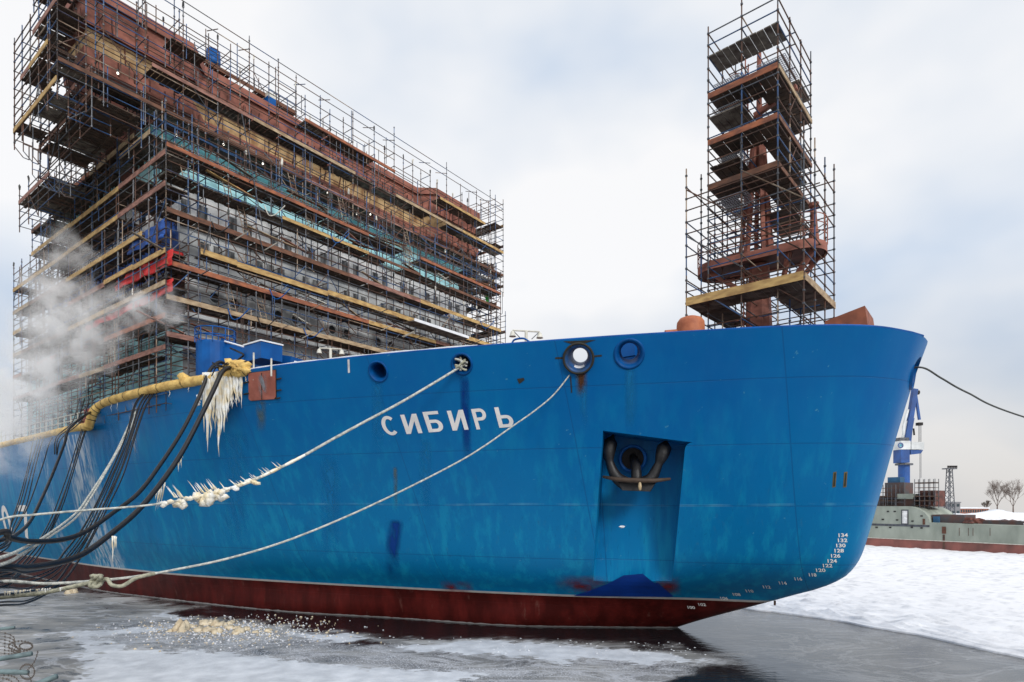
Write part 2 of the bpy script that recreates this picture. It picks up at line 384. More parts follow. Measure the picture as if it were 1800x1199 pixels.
# the quay the photograph was taken from (behind and below the view)
g = MB(); g.sbox(-60, 120, VC - 1.3, VC + 40, -9, -1.75, mat('quay_concrete', (.3, .29, .27), .9, bump=.3)); g.build('quay', kind='structure')

# ------------------------------------------------------------------ the ship: hull
ship = empty('icebreaker', SH(0, 0, -CZ), 'blue and red icebreaker under construction with a large scaffolded deckhouse, moored in ice', 'ship', rz=math.atan2(PX, -PY))
LEN = 135.0
z_top = pchip([-.38, 3.3, 7.4, 12.6, 19.1, 24.7, 33, 40.2, 41.9, LEN], [6.07, 6.18, 6.2, 6.12, 6.03, 5.93, 5.85, 5.93, 4.45, 4.4])
T_top = ([-.38, -.33, -.2, .08, .99, 3.29, 7.4, 12.6, 19.1, 24.7, 33.8, 40, 60, LEN], [0, .6, 1.15, 1.75, 3.15, 4.7, 6.6, 9.05, 11.6, 13.2, 14.0, 14.1, 14.3, 14.3])
T_k = ([1.84, 1.9, 2.1, 2.5, 3.5, 5.5, 8, 13.16, 21.4, 28.1, 37.65, 46.4, 65, LEN], [0, .35, .75, 1.15, 1.85, 2.85, 3.85, 5.8, 8.5, 10.5, 12.35, 13.0, 13.4, 13.6])
T_w = ([5.27, 5.45, 5.9, 7.56, 13.16, 21.4, 28.1, 37.65, 46.4, 65.5, LEN], [0, .2, .45, 1.1, 3.97, 7.0, 9.12, 11.45, 12.35, 12.9, 13.2])
T_wl = ([9.53, 9.7, 10.2, 12.5, 16.1, 21.9, 28.3, 38.4, 45.75, 67.2, LEN], [0, .25, .6, 2.2, 4.48, 6.55, 9.0, 11.12, 12.16, 12.6, 12.9])
T_b = ([14, 14.3, 15, 20, 28, 40, 50, LEN], [0, .3, .7, 2.6, 6.4, 10.2, 11.6, 12.5])
def curve(T, u0):
    f = pchip([(a - T[0][0]) / (LEN - T[0][0]) for a in T[0]], T[1]); return lambda s: f(s)
keys = [(-8.6, curve(T_b, 0)), (-6.09, curve(T_wl, 0)), (-4.41, curve(T_w, 0)), (-2.27, curve(T_k, 0)), (6.1, curve(T_top, 0))]
u0f = pchip([-8.6, -6.09, -4.41, -4.01, -3.63, -3.02, -2.27, -1.44, 0, 2.12, 4.88, 6.1], [14, 9.53, 5.27, 4.24, 3.25, 2.31, 1.84, 1.59, 1.23, .72, .0, -.38])
NS, NR = 190, 64
zrow = [-8.6 + 14.7 * (i / NR) for i in range(NR + 1)]
import bisect
hv = []; 
for zi in zrow:
    row = []
    for j in range(NS + 1):
        s = (j / NS) ** 2.1
        vs_ = [k[1](s) for k in keys]
        f = pchip([k[0] for k in keys], vs_)
        u = u0f(zi) + (LEN - u0f(zi)) * s; v = f(zi)
        row.append([u, v, zi])
    row[0][1] = 0.0
    hv.append(row)
for i in range(NR + 1):          # scale the rows above the white line so the top follows the sheer
    for j in range(NS + 1):
        u, v, zz = hv[i][j]
        if zz > -2.27: hv[i][j][2] = -2.27 + (zz + 2.27) * (z_top(u) + 2.27) / (6.1 + 2.27)
verts = []; idx = {}
for side in (1, -1):
    for i in range(NR + 1):
        for j in range(NS + 1):
            u, v, zz = hv[i][j]
            if j == 0 and side == -1: idx[(side, i, j)] = idx[(1, i, j)]; continue
            idx[(side, i, j)] = len(verts); verts.append((u, v * side, zz + CZ))
faces = []
for i in range(NR):
    for j in range(NS):
        a, b, c, d = idx[(1, i, j)], idx[(1, i, j + 1)], idx[(1, i + 1, j + 1)], idx[(1, i + 1, j)]
        faces.append((a, b, c, d)); a, b, c, d = [idx[(-1, *t)] for t in ((i, j), (i, j + 1), (i + 1, j + 1), (i + 1, j))]
        faces.append((a, d, c, b))
shell_faces = list(faces)
for i, fl in ((0, True), (NR, False)):   # bottom and top caps
    for j in range(NS):
        q = [idx[(1, i, j)], idx[(1, i, j + 1)], idx[(-1, i, j + 1)], idx[(-1, i, j)]]
        q = list(dict.fromkeys(q)); faces.append(tuple(q if fl else q[::-1]))
for i in range(NR):
    faces.append((idx[(1, i, NS)], idx[(-1, i, NS)], idx[(-1, i + 1, NS)], idx[(1, i + 1, NS)]))
BV = BVHTree.FromPolygons([Vector(v) for v in verts], shell_faces)
SHI = SHM.inverted()
def AH(x, y):               # where the photo ray meets the plating: ship point (u, v, z) and outward normal
    o = Vector(toship((0, 0, CZ))); o.z += CZ; p = Vector(toship(AT(x, y, 10))); p.z += CZ
    h, n, _, _ = BV.ray_cast(o, (p - o).normalized())
    if h is None: return None
    if n.dot(p - o) > 0: n = -n
    return Vector((h.x, h.y, h.z - CZ)), n
def HS(u, z, off=.012):
    h, n, _, _ = BV.ray_cast(Vector((u, 40, z + CZ)), Vector((0, -1, 0)))
    if h is None: return None
    if n.y < 0: n = -n
    h = h + n * off; return Vector((h.x, h.y, h.z - CZ)), n
def S(p): return SH(p[0], p[1], p[2])
def SD(n): return (SHM.to_3x3() @ Vector(n)).normalized()
def m_hull():
    m = bpy.data.materials.new('hull_paint'); m.use_nodes = True; t = m.node_tree; b = t.nodes['Principled BSDF']
    tcn = N(t, 'ShaderNodeTexCoord'); sx = N(t, 'ShaderNodeSeparateXYZ'); t.links.new(tcn.outputs['Object'], sx.inputs[0])
    def nz_(s, d, st, r=.5, off=0):
        mpn = N(t, 'ShaderNodeMapping'); mpn.inputs['Scale'].default_value = st; mpn.inputs['Location'].default_value = (off, 0, off)
        t.links.new(tcn.outputs['Object'], mpn.inputs[0])
        n = N(t, 'ShaderNodeTexNoise'); n.inputs['Scale'].default_value = s; n.inputs['Detail'].default_value = d; n.inputs['Roughness'].default_value = r
        t.links.new(mpn.outputs[0], n.inputs['Vector']); return n.outputs[0]
    def mth(op, a, b_=None, c=None, cl=False):
        n = N(t, 'ShaderNodeMath'); n.operation = op; n.use_clamp = cl
        for i, q in enumerate((a, b_, c)):
            if q is None: continue
            if isinstance(q, (int, float)): n.inputs[i].default_value = q
            else: t.links.new(q, n.inputs[i])
        return n.outputs[0]
    def mix(f, a, c, bl='MIX'):
        n = N(t, 'ShaderNodeMix'); n.data_type = 'RGBA'; n.blend_type = bl
        if isinstance(f, float): n.inputs[0].default_value = f
        else: t.links.new(f, n.inputs[0])
        for i, q in ((6, a), (7, c)):
            if isinstance(q, tuple): n.inputs[i].default_value = (*q, 1)
            else: t.links.new(q, n.inputs[i])
        return n.outputs[2]
    z = sx.outputs[2]; x = sx.outputs[0]
    blue = mix(mth('MULTIPLY_ADD', nz_(.25, 4, (1, 1, .8)), 3, -1, cl=True), (.0, .118, .37), (.0, .15, .41))
    low = mth('MULTIPLY_ADD', mth('ADD', mth('MULTIPLY_ADD', x, -.06, z), mth('MULTIPLY', nz_(.5, 3, (1, 1, .6)), 3)), -.10, 1.15, cl=True)        # blends in a paler, more cyan blue low down and aft, uneven by noise
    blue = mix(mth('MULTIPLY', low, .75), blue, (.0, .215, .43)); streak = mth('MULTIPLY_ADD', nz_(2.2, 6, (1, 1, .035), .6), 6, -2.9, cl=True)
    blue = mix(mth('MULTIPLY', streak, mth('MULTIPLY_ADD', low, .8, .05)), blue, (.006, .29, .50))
    dk = mth('MULTIPLY_ADD', nz_(1.1, 5, (1, 1, .12), .6, 7), 5, -3.0, cl=True)
    blue = mix(mth('MULTIPLY', dk, mth('MULTIPLY_ADD', low, .6, .1)), blue, (.0, .06, .19))
    gr = mth('MULTIPLY_ADD', nz_(5, 6, (1, 1, .25), .7, 3), 7, -4.2, cl=True)
    blue = mix(mth('MULTIPLY', gr, mth('MULTIPLY', low, .45)), blue, (.06, .17, .22))
    sc_ = mth('MULTIPLY_ADD', nz_(9, 3, (.25, 1, .5), .6, 21), 22, -15.6, cl=True); blue = mix(mth('MULTIPLY', sc_, .55), blue, (.10, .34, .46))
    ds = mth('MULTIPLY_ADD', nz_(16, 2, (1, 1, .03), .5, 31), 12, -7.6, cl=True); blue = mix(mth('MULTIPLY', mth('MULTIPLY', ds, low), .45), blue, (.0, .07, .17))
    seam = mth('LESS_THAN', mth('ABSOLUTE', mth('SUBTRACT', mth('FRACT', mth('DIVIDE', z, 2.35)), .5)), .008)
    seam2 = mth('LESS_THAN', mth('ABSOLUTE', mth('SUBTRACT', mth('FRACT', mth('DIVIDE', x, 7.4)), .5)), .0028)
    sm = mth('MAXIMUM', seam, seam2)
    blue = mix(mth('MULTIPLY', sm, .4), blue, (.003, .06, .2))
    # a long pale rubbing line and the iced run-off on the hull side
    rub = mth('MULTIPLY', mth('LESS_THAN', mth('ABSOLUTE', mth('SUBTRACT', z, mth('MULTIPLY_ADD', nz_(.08, 1, (1, 1, 1)), .5, 5.7))), .05), mth('MULTIPLY_ADD', nz_(1.0, 3, (1, 1, 1), .5, 11), 4, -1.6, cl=True))
    blue = mix(mth('MULTIPLY', rub, .4), blue, (.12, .36, .52))
    for (uc_, w_, z0_, st_, thr_) in FROST:
        f = mth('SUBTRACT', 1, mth('DIVIDE', mth('ABSOLUTE', mth('SUBTRACT', x, mth('ADD', uc_, mth('MULTIPLY_ADD', nz_(.5, 2, (1, 1, 1)), .5, -.25)))), w_), cl=True)
        f = mth('MULTIPLY', f, 2.5, cl=True)
        f = mth('MULTIPLY', f, mth('MULTIPLY_ADD', nz_(2.6, 6, (1.4, 1.4, .10), .7, uc_), 7, thr_, cl=True))
        f = mth('MULTIPLY', f, mth('LESS_THAN', z, z0_ + CZ), cl=True)
        blue = mix(mth('MULTIPLY', f, st_), blue, (.55, .62, .68))
    red = mix(mth('MULTIPLY_ADD', nz_(1.4, 6, (1, 1, .3), .6, 2), 4, -1.6, cl=True), (.05, .006, .005), (.105, .012, .010))
    red = mix(mth('MULTIPLY', mth('MULTIPLY_ADD', nz_(3.5, 6, (1, 1, .15), .7, 6), 6, -3.6, cl=True), .5), red, (.20, .10, .08))
    wl = -4.41 + CZ
    isred = mth('LESS_THAN', z, wl); isw = mth('LESS_THAN', mth('ABSOLUTE', mth('SUBTRACT', z, wl)), .055)
    c = mix(isred, blue, red)
    c = mix(mth('MULTIPLY', isw, mth('MULTIPLY_ADD', nz_(2, 3, (1, 1, 1)), .6, .55, cl=True)), c, (.60, .56, .52))
    icel = mth('MULTIPLY', mth('LESS_THAN', z, mth('MULTIPLY_ADD', nz_(3, 4, (1, 1, 1)), .12, -.01)), .8)
    c = mix(icel, c, (.5, .5, .5))
    t.links.new(c, b.inputs['Base Color'])
    t.links.new(mth('MULTIPLY_ADD', nz_(1.5, 5, (1, 1, .5)), .3, .28), b.inputs['Roughness'])
    b.inputs['Specular IOR Level'].default_value = .22
    bp = N(t, 'ShaderNodeBump'); bp.inputs['Strength'].default_value = .5; bp.inputs['Distance'].default_value = .07
    t.links.new(mth('ADD', mth('ADD', nz_(.35, 3, (1, 1, 1)), mth('MULTIPLY', mth('SINE', mth('MULTIPLY', x, 7.85)), mth('MULTIPLY', nz_(.4, 2, (1, 1, 1), .5, 4), .05))), mth('MULTIPLY', sm, -.12)), bp.inputs['Height'])
    t.links.new(bp.outputs[0], b.inputs['Normal'])
    return m
def uu(x, y): return AH(x, y)[0].x
FROST = [(uu(147, 850), abs(uu(118, 850) - uu(172, 850)) / 2, 4.2, .85, -3.1), (uu(84, 850), .9, 4.2, .6, -3.4), (uu(170, 900), 2.0, 3.9, .35, -3.6)]
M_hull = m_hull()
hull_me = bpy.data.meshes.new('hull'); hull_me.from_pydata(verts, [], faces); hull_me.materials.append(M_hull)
bm = bmesh.new(); bm.from_mesh(hull_me); bmesh.ops.remove_doubles(bm, verts=bm.verts, dist=1e-4); bmesh.ops.recalc_face_normals(bm, faces=bm.faces); print('open edges', sum(1 for e in bm.edges if len(e.link_faces) != 2)); bm.to_mesh(hull_me); bm.free()
hull = bpy.data.objects.new('hull', hull_me); COL.objects.link(hull); hull.parent = ship
# cutters in ship-local space
def local_mesh(name, vs, fs):
    me = bpy.data.meshes.new(name); me.from_pydata([tuple(v) for v in vs], [], fs); me.materials.append(M_hull)
    bm = bmesh.new(); bm.from_mesh(me); bmesh.ops.recalc_face_normals(bm, faces=bm.faces); bm.to_mesh(me); bm.free()
    o = bpy.data.objects.new(name, me); COL.objects.link(o); o.matrix_world = SHM; return o
cutters = []
# deck well inside the bulwark (forward of the step)
P = []; cu = [u for u in np.concatenate([np.linspace(.25, 3, 12), np.linspace(3.6, 39.6, 40)])]
ft = pchip(*T_top)
DECK = 4.75
lv = []; lf = []
for u in cu:
    h0 = HS(u, DECK, 0); lo = h0[0].y if h0 else .3; zt = z_top(u); tp = ft(u); sl = (tp - lo) / (zt - DECK)
    nose = .45 * max(0, 1 - (u - .25) / 1.6)
    for (sv, zz) in ((1, DECK), (1, 9), (-1, 9), (-1, DECK)):
        w_ = max(.12, lo + sl * (zz - DECK) - .2 - nose); lv.append((u, sv * w_, zz + CZ))
n_ = len(cu)
for i in range(n_ - 1):
    for k in range(4): lf.append((i * 4 + k, i * 4 + (k + 1) % 4, (i + 1) * 4 + (k + 1) % 4, (i + 1) * 4 + k))
lf += [(0, 1, 2, 3), tuple((n_ - 1) * 4 + k for k in (3, 2, 1, 0))]
cutters.append(local_mesh('c', lv, lf))
# fairlead holes
FL = [(665, 653, .42, .27), (812, 640, .42, .28), (1017, 630, .53, .30), (1106, 622, .53, .33)]
FLP = []
for (x, y, r0, r1) in FL:
    h, n = AH(x, y); FLP.append((h, n, r0, r1))
sh_, sn_ = Vector((-.02, 0, z_top(0) - 1.15)), Vector((-1, 0, -.12)).normalized()
FLP.append((Vector((.32, .12, sh_.z)), sn_, .62, .38))
def cyl_local(c, ax, r, h0, h1, n=40):
    b = MB(); b.lathe(c, ax, [(r, h0), (r, h1)], M_hull, n); k = len(b.v)
    return b.v, b.f + [tuple(range(n)), tuple(range(n, 2 * n))]
for h, n, r0, r1 in FLP:
    c = Vector((h.x, h.y, h.z + CZ)); v_, f_ = cyl_local(c, n, r0 * .97, -2.4 if n.x > -.9 else -1.6, .8); cutters.append(local_mesh('c', v_, f_))
# anchor pocket: a recess with a back wall that runs out into the flare
pk = [AH(x, y)[0] for x, y in ((1060, 757), (1204, 778), (1186, 965), (1045, 965))]
pn = AH(1130, 800)[1]; pn = Vector((pn.x, pn.y, 0)).normalized(); pt_ = Vector((pn.y, -pn.x, 0))      # outward, along hull
ptop = (pk[0] + pk[1]) / 2
def pl(a, d, z): q = ptop + pt_ * a + pn * d; return (q.x, q.y, z + CZ)
aL = (pk[0] - ptop).dot(pt_); aR = (pk[1] - ptop).dot(pt_)
bL = (pk[3] - ptop).dot(pt_); bR = (pk[2] - ptop).dot(pt_)
zt0, zt1 = pk[0].z, pk[1].z; zb = -4.1
DEP = 1.75
ex_ = AH(1130, 1022)[0]; dex = (ex_ - ptop).dot(pn)
dlow = -DEP + (dex + DEP) * (zt0 - zb) / (zt0 - ex_.z)
ex = (zt0 - zb) / (zt0 - pk[3].z)
bL2 = aL + (bL - aL) * ex; bR2 = aR + (bR - aR) * ex
arc = [(aR - .28 + .28 * math.sin(t), zt1 - .28 + .28 * math.cos(t)) for t in np.linspace(0, math.pi / 2, 6)]
outl = [(aL, zt0)] + arc + [(bR2, zb), (bL2, zb)]
dz_ = lambda z: -DEP + (dlow + DEP) * (zt0 - z) / (zt0 - zb)
k_ = len(outl); cv = [pl(a_, dz_(z_), z_) for a_, z_ in outl] + [pl(a_, 3.0, z_) for a_, z_ in outl]
ck = local_mesh('c', cv, [(i, (i + 1) % k_, k_ + (i + 1) % k_, k_ + i) for i in range(k_)] + [tuple(range(k_)), tuple(range(k_, 2 * k_))])
cutters.append(ck)
for c in cutters:
    md = hull.modifiers.new('b', 'BOOLEAN'); md.operation = 'DIFFERENCE'; md.solver = 'EXACT'; md.object = c
print('verts before', len(hull.data.vertices))
bpy.context.view_layer.update()
dg = bpy.context.evaluated_depsgraph_get(); me2 = bpy.data.meshes.new_from_object(hull.evaluated_get(dg))
hull.modifiers.clear(); old = hull.data; hull.data = me2; me2.name = 'hull'
for c in cutters: bpy.data.objects.remove(c, do_unlink=True)
bm = bmesh.new(); bm.from_mesh(me2)
for f in bm.faces: f.smooth = True
for e in bm.edges: e.smooth = not (len(e.link_faces) == 2 and e.calc_face_angle(0) > rad(22))
bm.to_mesh(me2); bm.free()
hull['label'] = 'blue hull plating with dark red underside and white line between'
# ------------------------------------------------------------------ ship: decals and fittings on the plating
def decal(P, m, name, parent, off=.012, step=.22, ragged=0, **kw):
    """thin painted or welded patch laid on the plating; P = outline on the hull as photo points"""
    h = [AH(*p)[0] for p in P]; Q = [(q.x, q.z) for q in h]
    bm = bmesh.new(); vs = [bm.verts.new((q[0], 0, q[1])) for q in Q]; bm.faces.new(vs)
    return decal_bm(bm, m, name, parent, off, step, **kw)
def decal_bm(bm, m, name, parent, off=.012, step=.22, thick=0, **kw):
    xs = [v.co.x for v in bm.verts]; zs = [v.co.z for v in bm.verts]
    for ax, lo, hi in ((0, min(xs), max(xs)), (2, min(zs), max(zs))):
        k = lo + step
        while k < hi:
            co = [0, 0, 0]; co[ax] = k; no = [0, 0, 0]; no[ax] = 1
            bmesh.ops.bisect_plane(bm, geom=bm.verts[:] + bm.edges[:] + bm.faces[:], plane_co=co, plane_no=no); k += step
    for v in bm.verts:
        r = HS(v.co.x, v.co.z, off)
        if r: v.co = Vector((r[0].x, r[0].y, r[0].z + CZ))
    me = bpy.data.meshes.new(name); bm.to_mesh(me); bm.free(); me.materials.append(m)
    o = bpy.data.objects.new(name, me); COL.objects.link(o); o.parent = ship
    if parent is not ship: o.parent = parent
    return tag(o, **kw)
def text_bm(s, size, bold=.0, xs=1.0):
    c = bpy.data.curves.new('t', 'FONT'); c.body = s; c.size = size; c.offset = bold; c.resolution_u = 4
    o = bpy.data.objects.new('t', c); COL.objects.link(o); bpy.context.view_layer.update()
    me = bpy.data.meshes.new_from_object(o.evaluated_get(bpy.context.evaluated_depsgraph_get())); bpy.data.objects.remove(o, do_unlink=True)
    bm = bmesh.new(); bm.from_mesh(me); bmesh.ops.remove_doubles(bm, verts=bm.verts, dist=1e-5)
    xx = [v.co.x for v in bm.verts]; yy = [v.co.y for v in bm.verts]
    return bm, min(xx), max(xx), min(yy), max(yy)
M_letter = mat('cream_lettering_paint', (.88, .86, .84), .6, var=.1, scale=2)
def lay_text(s, h0, h1, hgt, m, name, label=None, bold=0, parent=ship):
    """text between hull points h0 (left, baseline) and h1 (right, baseline), cap height hgt"""
    if s in 'СИБРЬ':
        bm = bmesh.new(); x0, x1, y0, y1 = 0, .72, 0, 1
        def quad(*q): bm.faces.new([bm.verts.new((a, b, 0)) for a, b in q])
        def bowl(cy, ry):
            quad((.2, cy - ry), (.42, cy - ry), (.42, cy - ry + .155), (.2, cy - ry + .155)); quad((.2, cy + ry - .155), (.42, cy + ry - .155), (.42, cy + ry), (.2, cy + ry))
            for k in range(14):
                t0, t1 = -math.pi / 2 + math.pi * k / 14, -math.pi / 2 + math.pi * (k + 1) / 14; iy = ry - .155
                quad((.42 + .11 * math.cos(t0), cy + iy * math.sin(t0)), (.42 + .30 * math.cos(t0), cy + ry * math.sin(t0)), (.42 + .30 * math.cos(t1), cy + ry * math.sin(t1)), (.42 + .11 * math.cos(t1), cy + iy * math.sin(t1)))
        if s == 'И': quad((0, 0), (.2, 0), (.53, .64), (.53, 0), (.72, 0), (.72, 1), (.52, 1), (.19, .36), (.19, 1), (0, 1))
        elif s == 'С':
            for k in range(30):
                t0, t1 = rad(46 + 268 * k / 30), rad(46 + 268 * (k + 1) / 30)
                quad((.38 + .19 * math.cos(t0), .5 + .34 * math.sin(t0)), (.38 + .38 * math.cos(t0), .5 + .5 * math.sin(t0)), (.38 + .38 * math.cos(t1), .5 + .5 * math.sin(t1)), (.38 + .19 * math.cos(t1), .5 + .34 * math.sin(t1)))
        else:
            quad((0, 0), (.2, 0), (.2, 1), (0, 1))
            if s == 'Б': quad((.2, .85), (.68, .85), (.68, 1), (.2, 1))
            bowl(.71 if s == 'Р' else .30, .29 if s == 'Р' else .30)
        bmesh.ops.remove_doubles(bm, verts=bm.verts, dist=1e-4)
    else: bm, x0, x1, y0, y1 = text_bm(s, 1, bold)
    for v in bm.verts:
        a = (v.co.x - x0) / (x1 - x0); b = (v.co.y - y0) / (y1 - y0)
        v.co = Vector((h0.x + (h1.x - h0.x) * a, 0, h0.z + (h1.z - h0.z) * a + hgt * b))
    return decal_bm(bm, m, name, parent, .014, .3, label=label)
LET = [('С', 672, 702, 766, 729), ('И', 709, 742, 763, 726), ('Б', 748, 781, 760, 721), ('И', 790, 823, 757, 719), ('Р', 832, 860, 755, 716), ('Ь', 872, 904, 752, 713)]
for ch, xa, xb, yb, yt in LET:
    # the letters lean with the flare: find matching points at base and cap line
    a0 = AH(xa + 6, yb)[0]; a1 = AH(xb + 1, yb - 2)[0]; c0 = AH(xa + 0, yt + 3)[0]
    lay_text(ch, a0, a1, c0.z - a0.z, M_letter, 'name_letter', 'large cream letter ' + ch + ' of the ship name', bold=.022 if ch != 'Ь' else .012)
for s_, x, y in (('134', 1482, 941), ('132', 1481, 950), ('130', 1478, 959), ('128', 1475, 968), ('126', 1469, 977), ('124', 1463, 986), ('122', 1455, 994), ('120', 1443, 1002),
                 ('118', 1429, 1010), ('116', 1404, 1017), ('114', 1377, 1024), ('112', 1349, 1031), ('110', 1319, 1038), ('108', 1296, 1044), ('106', 1274, 1051), ('102', 1235, 1062), ('100', 1216, 1067)):
    wd = 8.2 if y < 1005 else 6.4
    a0 = AH(x - wd, y + 3)[0]; a1 = AH(x + wd, y + 3)[0]; z0 = (a0.z + a1.z) / 2; a0.z = a1.z = z0
    lay_text(s_, a0, a1, .15, M_letter, 'draft_mark', bold=.025)
for ch, xa, xb, yb, yt in (('0', 14, 27, 948, 888), ('7', 45, 62, 948, 888)):
    a0 = AH(xa, yb)[0]; a1 = AH(xb, yb)[0]; c0 = AH(xa, yt)[0]; a1.z = a0.z
    lay_text(ch, a0, a1, c0.z - a0.z, M_letter, 'hull_digit', 'big white digit ' + ch + ' on the side', bold=.02)
M_fresh = mat('fresh_blue_paint', (.0, .048, .33), .5, col2=(.0, .035, .24), scale=1)
decal([(1008, 1047), (1030, 1040), (1066, 1027), (1096, 1011), (1130, 1008), (1151, 1025), (1156, 1024), (1184, 1048), (1180, 1049)], M_fresh, 'repainted_patch', ship, .016)
def soft(name, col, a=.9, sc=2.5, st=(1, 1, .15), thr=(-1.2, 4)):
    m = bpy.data.materials.new(name); m.use_nodes = True; t = m.node_tree; b = t.nodes['Principled BSDF']; b.inputs['Base Color'].default_value = (*col, 1)
    b.inputs['Roughness'].default_value = .5; b.inputs['Specular IOR Level'].default_value = .25
    at = N(t, 'ShaderNodeAttribute'); at.attribute_name = 'fade'; tcn = N(t, 'ShaderNodeTexCoord'); mpn = N(t, 'ShaderNodeMapping'); mpn.inputs['Scale'].default_value = st
    t.links.new(tcn.outputs['Object'], mpn.inputs[0]); n = N(t, 'ShaderNodeTexNoise'); n.inputs['Scale'].default_value = sc; n.inputs['Detail'].default_value = 6
    t.links.new(mpn.outputs[0], n.inputs['Vector']); k = N(t, 'ShaderNodeMath'); k.operation = 'MULTIPLY_ADD'; k.use_clamp = True
    k.inputs[1].default_value = thr[1]; k.inputs[2].default_value = thr[0]; t.links.new(n.outputs[0], k.inputs[0])
    k2 = N(t, 'ShaderNodeMath'); k2.operation = 'MULTIPLY'; t.links.new(k.outputs[0], k2.inputs[0]); t.links.new(at.outputs['Fac'], k2.inputs[1])
    k3 = N(t, 'ShaderNodeMath'); k3.operation = 'MULTIPLY'; k3.inputs[1].default_value = a; t.links.new(k2.outputs[0], k3.inputs[0])
    t.links.new(k3.outputs[0], b.inputs['Alpha']); return m
def streak(x0, x1, y0, y1, m, name, off=.009, lean=0, nx=8, nz=14, topfade=.06):
    """run-off stain on the plating between photo columns x0..x1 and rows y0..y1, feathered at its edges"""
    a, b = AH(x0, y0)[0], AH(x1, y0)[0]; c = AH((x0 + x1) / 2 + lean, y1)[0]
    vs = []; fd = []; du = c.x - (a.x + b.x) / 2
    for j in range(nz + 1):
        q = j / nz
        for i in range(nx + 1):
            p = i / nx; u = a.x + (b.x - a.x) * p + du * q; z = a.z + (c.z - a.z) * q; r = HS(u, z, off)
            vs.append((r[0].x, r[0].y, r[0].z + CZ)); fd.append(min(1, 2.6 * min(p, 1 - p)) * min(1, (1 - q) * 2) * min(1, q / topfade))
    me = bpy.data.meshes.new(name); me.from_pydata(vs, [], [(j * (nx + 1) + i, j * (nx + 1) + i + 1, (j + 1) * (nx + 1) + i + 1, (j + 1) * (nx + 1) + i) for j in range(nz) for i in range(nx)])
    me.attributes.new('fade', 'FLOAT', 'POINT').data.foreach_set('value', fd); me.materials.append(m)
    o = bpy.data.objects.new(name, me); COL.objects.link(o); o.parent = ship; return o
S_cy = soft('washed_cyan_runoff', (.008, .21, .50), .75, thr=(-.9, 3)); S_db = soft('dark_blue_runoff', (.0, .045, .26), .9, sc=1.6); S_rs = soft('rust_stain', (.10, .04, .018), .95, sc=4)
S_gy = soft('grey_grime', (.10, .16, .18), .7); S_rd = soft('red_overspray', (.22, .02, .02), .9, sc=1.2, st=(1, 1, 1)); S_fr = soft('frosted_runoff', (.5, .56, .62), .8, sc=5, st=(1, 1, .1), thr=(-2.4, 5.5))
for a_ in ((652, 677, 672, 800, S_cy), (1018, 1034, 672, 760, S_cy), (1096, 1122, 645, 770, S_cy), (1098, 1114, 648, 750, S_cy), (806, 826, 660, 820, S_db), (682, 712, 912, 1026, S_db), (690, 700, 820, 900, S_gy),
           (735, 760, 770, 900, S_cy), (560, 600, 800, 980, S_cy), (390, 440, 760, 960, S_cy), (1010, 1032, 652, 700, S_gy), (448, 470, 705, 760, S_gy), (180, 215, 720, 960, S_cy), (225, 245, 705, 820, S_fr)):
    streak(*a_[:4], a_[4], 'runoff_streak', lean=6 if a_[4] is S_db and a_[0] > 800 else 0)
streak(1010, 1034, 651, 695, S_rs, 'rust_stain', topfade=.02); streak(1014, 1026, 655, 690, S_rs, 'rust_stain', .011, topfade=.02)
streak(770, 832, 1018, 1046, S_rd, 'red_overspray', .010, topfade=.5); streak(975, 1080, 1008, 1046, S_rd, 'red_overspray', .010, topfade=.6); streak(1150, 1200, 1010, 1047, S_rd, 'red_overspray', .010, topfade=.6)
M_mark = mat('dark_weld_mark', (.03, .028, .02), .8); M_ochre = mat('ochre_weld_primer', (.16, .12, .04), .8)
for x in (1467, 1486):
    decal([(x - 2.4, 830), (x + 3.4, 829), (x + 1.6, 856), (x - 4.2, 857)], M_ochre, 'welded_bracket', ship, .010); decal([(x - .8, 832), (x + 1.8, 831), (x + .2, 854), (x - 2.6, 855)], M_mark, 'weld_scar', ship, .016)
decal([(611, 632), (614.5, 631.5), (615.5, 655), (612, 655.5)], mat('white_paint_dab', (.8, .8, .8), .5), 'white_paint_mark', ship, .014)
decal([(909, 666), (921, 664), (922, 668), (917, 672), (913, 675), (911, 671)], M_mark, 'scorch_mark', ship, .014)
for P in ([(976, 628), (992, 627.5), (992, 631), (976, 631)], [(1042, 625), (1058, 623.5), (1058, 626.5), (1042, 628)], [(990, 600), (1048, 597.5), (1030, 603), (1003, 604)], [(1002, 662), (1004, 661), (1006, 690), (1004, 691)]):
    decal(P, M_mark, 'weld_scar', ship, .014)
def plate_frame(P, w, name, m):
    pts_ = [AH(*p) for p in P]; mb = MB()
    for i in range(len(P)):
        a, b = pts_[i], pts_[(i + 1) % len(P)]; mb.tube(S(a[0] + a[1] * .02), S(b[0] + b[1] * .02), w, m, 5)
    return mb.build(name, ship)
# red-brown hinged side door welded to the plating
Pd = [(438, 656), (485.5, 650), (486, 697), (483, 701), (442, 704), (438.5, 701)]
sidedoor = decal(Pd, mat('side_door_primer', (.42, .14, .10), .7, col2=(.33, .10, .07), scale=2), 'side_door', ship, .05, label='red-brown primed double door in the hull side')
plate_frame(Pd, .022, 'door_frame', M_mark); decal([(460.5, 655), (462, 655), (462.5, 702), (461, 702)], M_mark, 'door_joint', ship, .056)
for x, y in ((434, 672), (434, 692), (490, 666), (490, 686), (488, 700)):
    h, n = AH(x, y); hg = MB(); hg.tube(S(h + n * .03 + Vector((-.22, 0, 0))), S(h + n * .03 + Vector((.22, 0, 0))), .035, M_mark, 6, cap=True); hg.build('door_hinge', ship); streak(455, 472, 658, 700, S_fr, 'frost_run', .062)
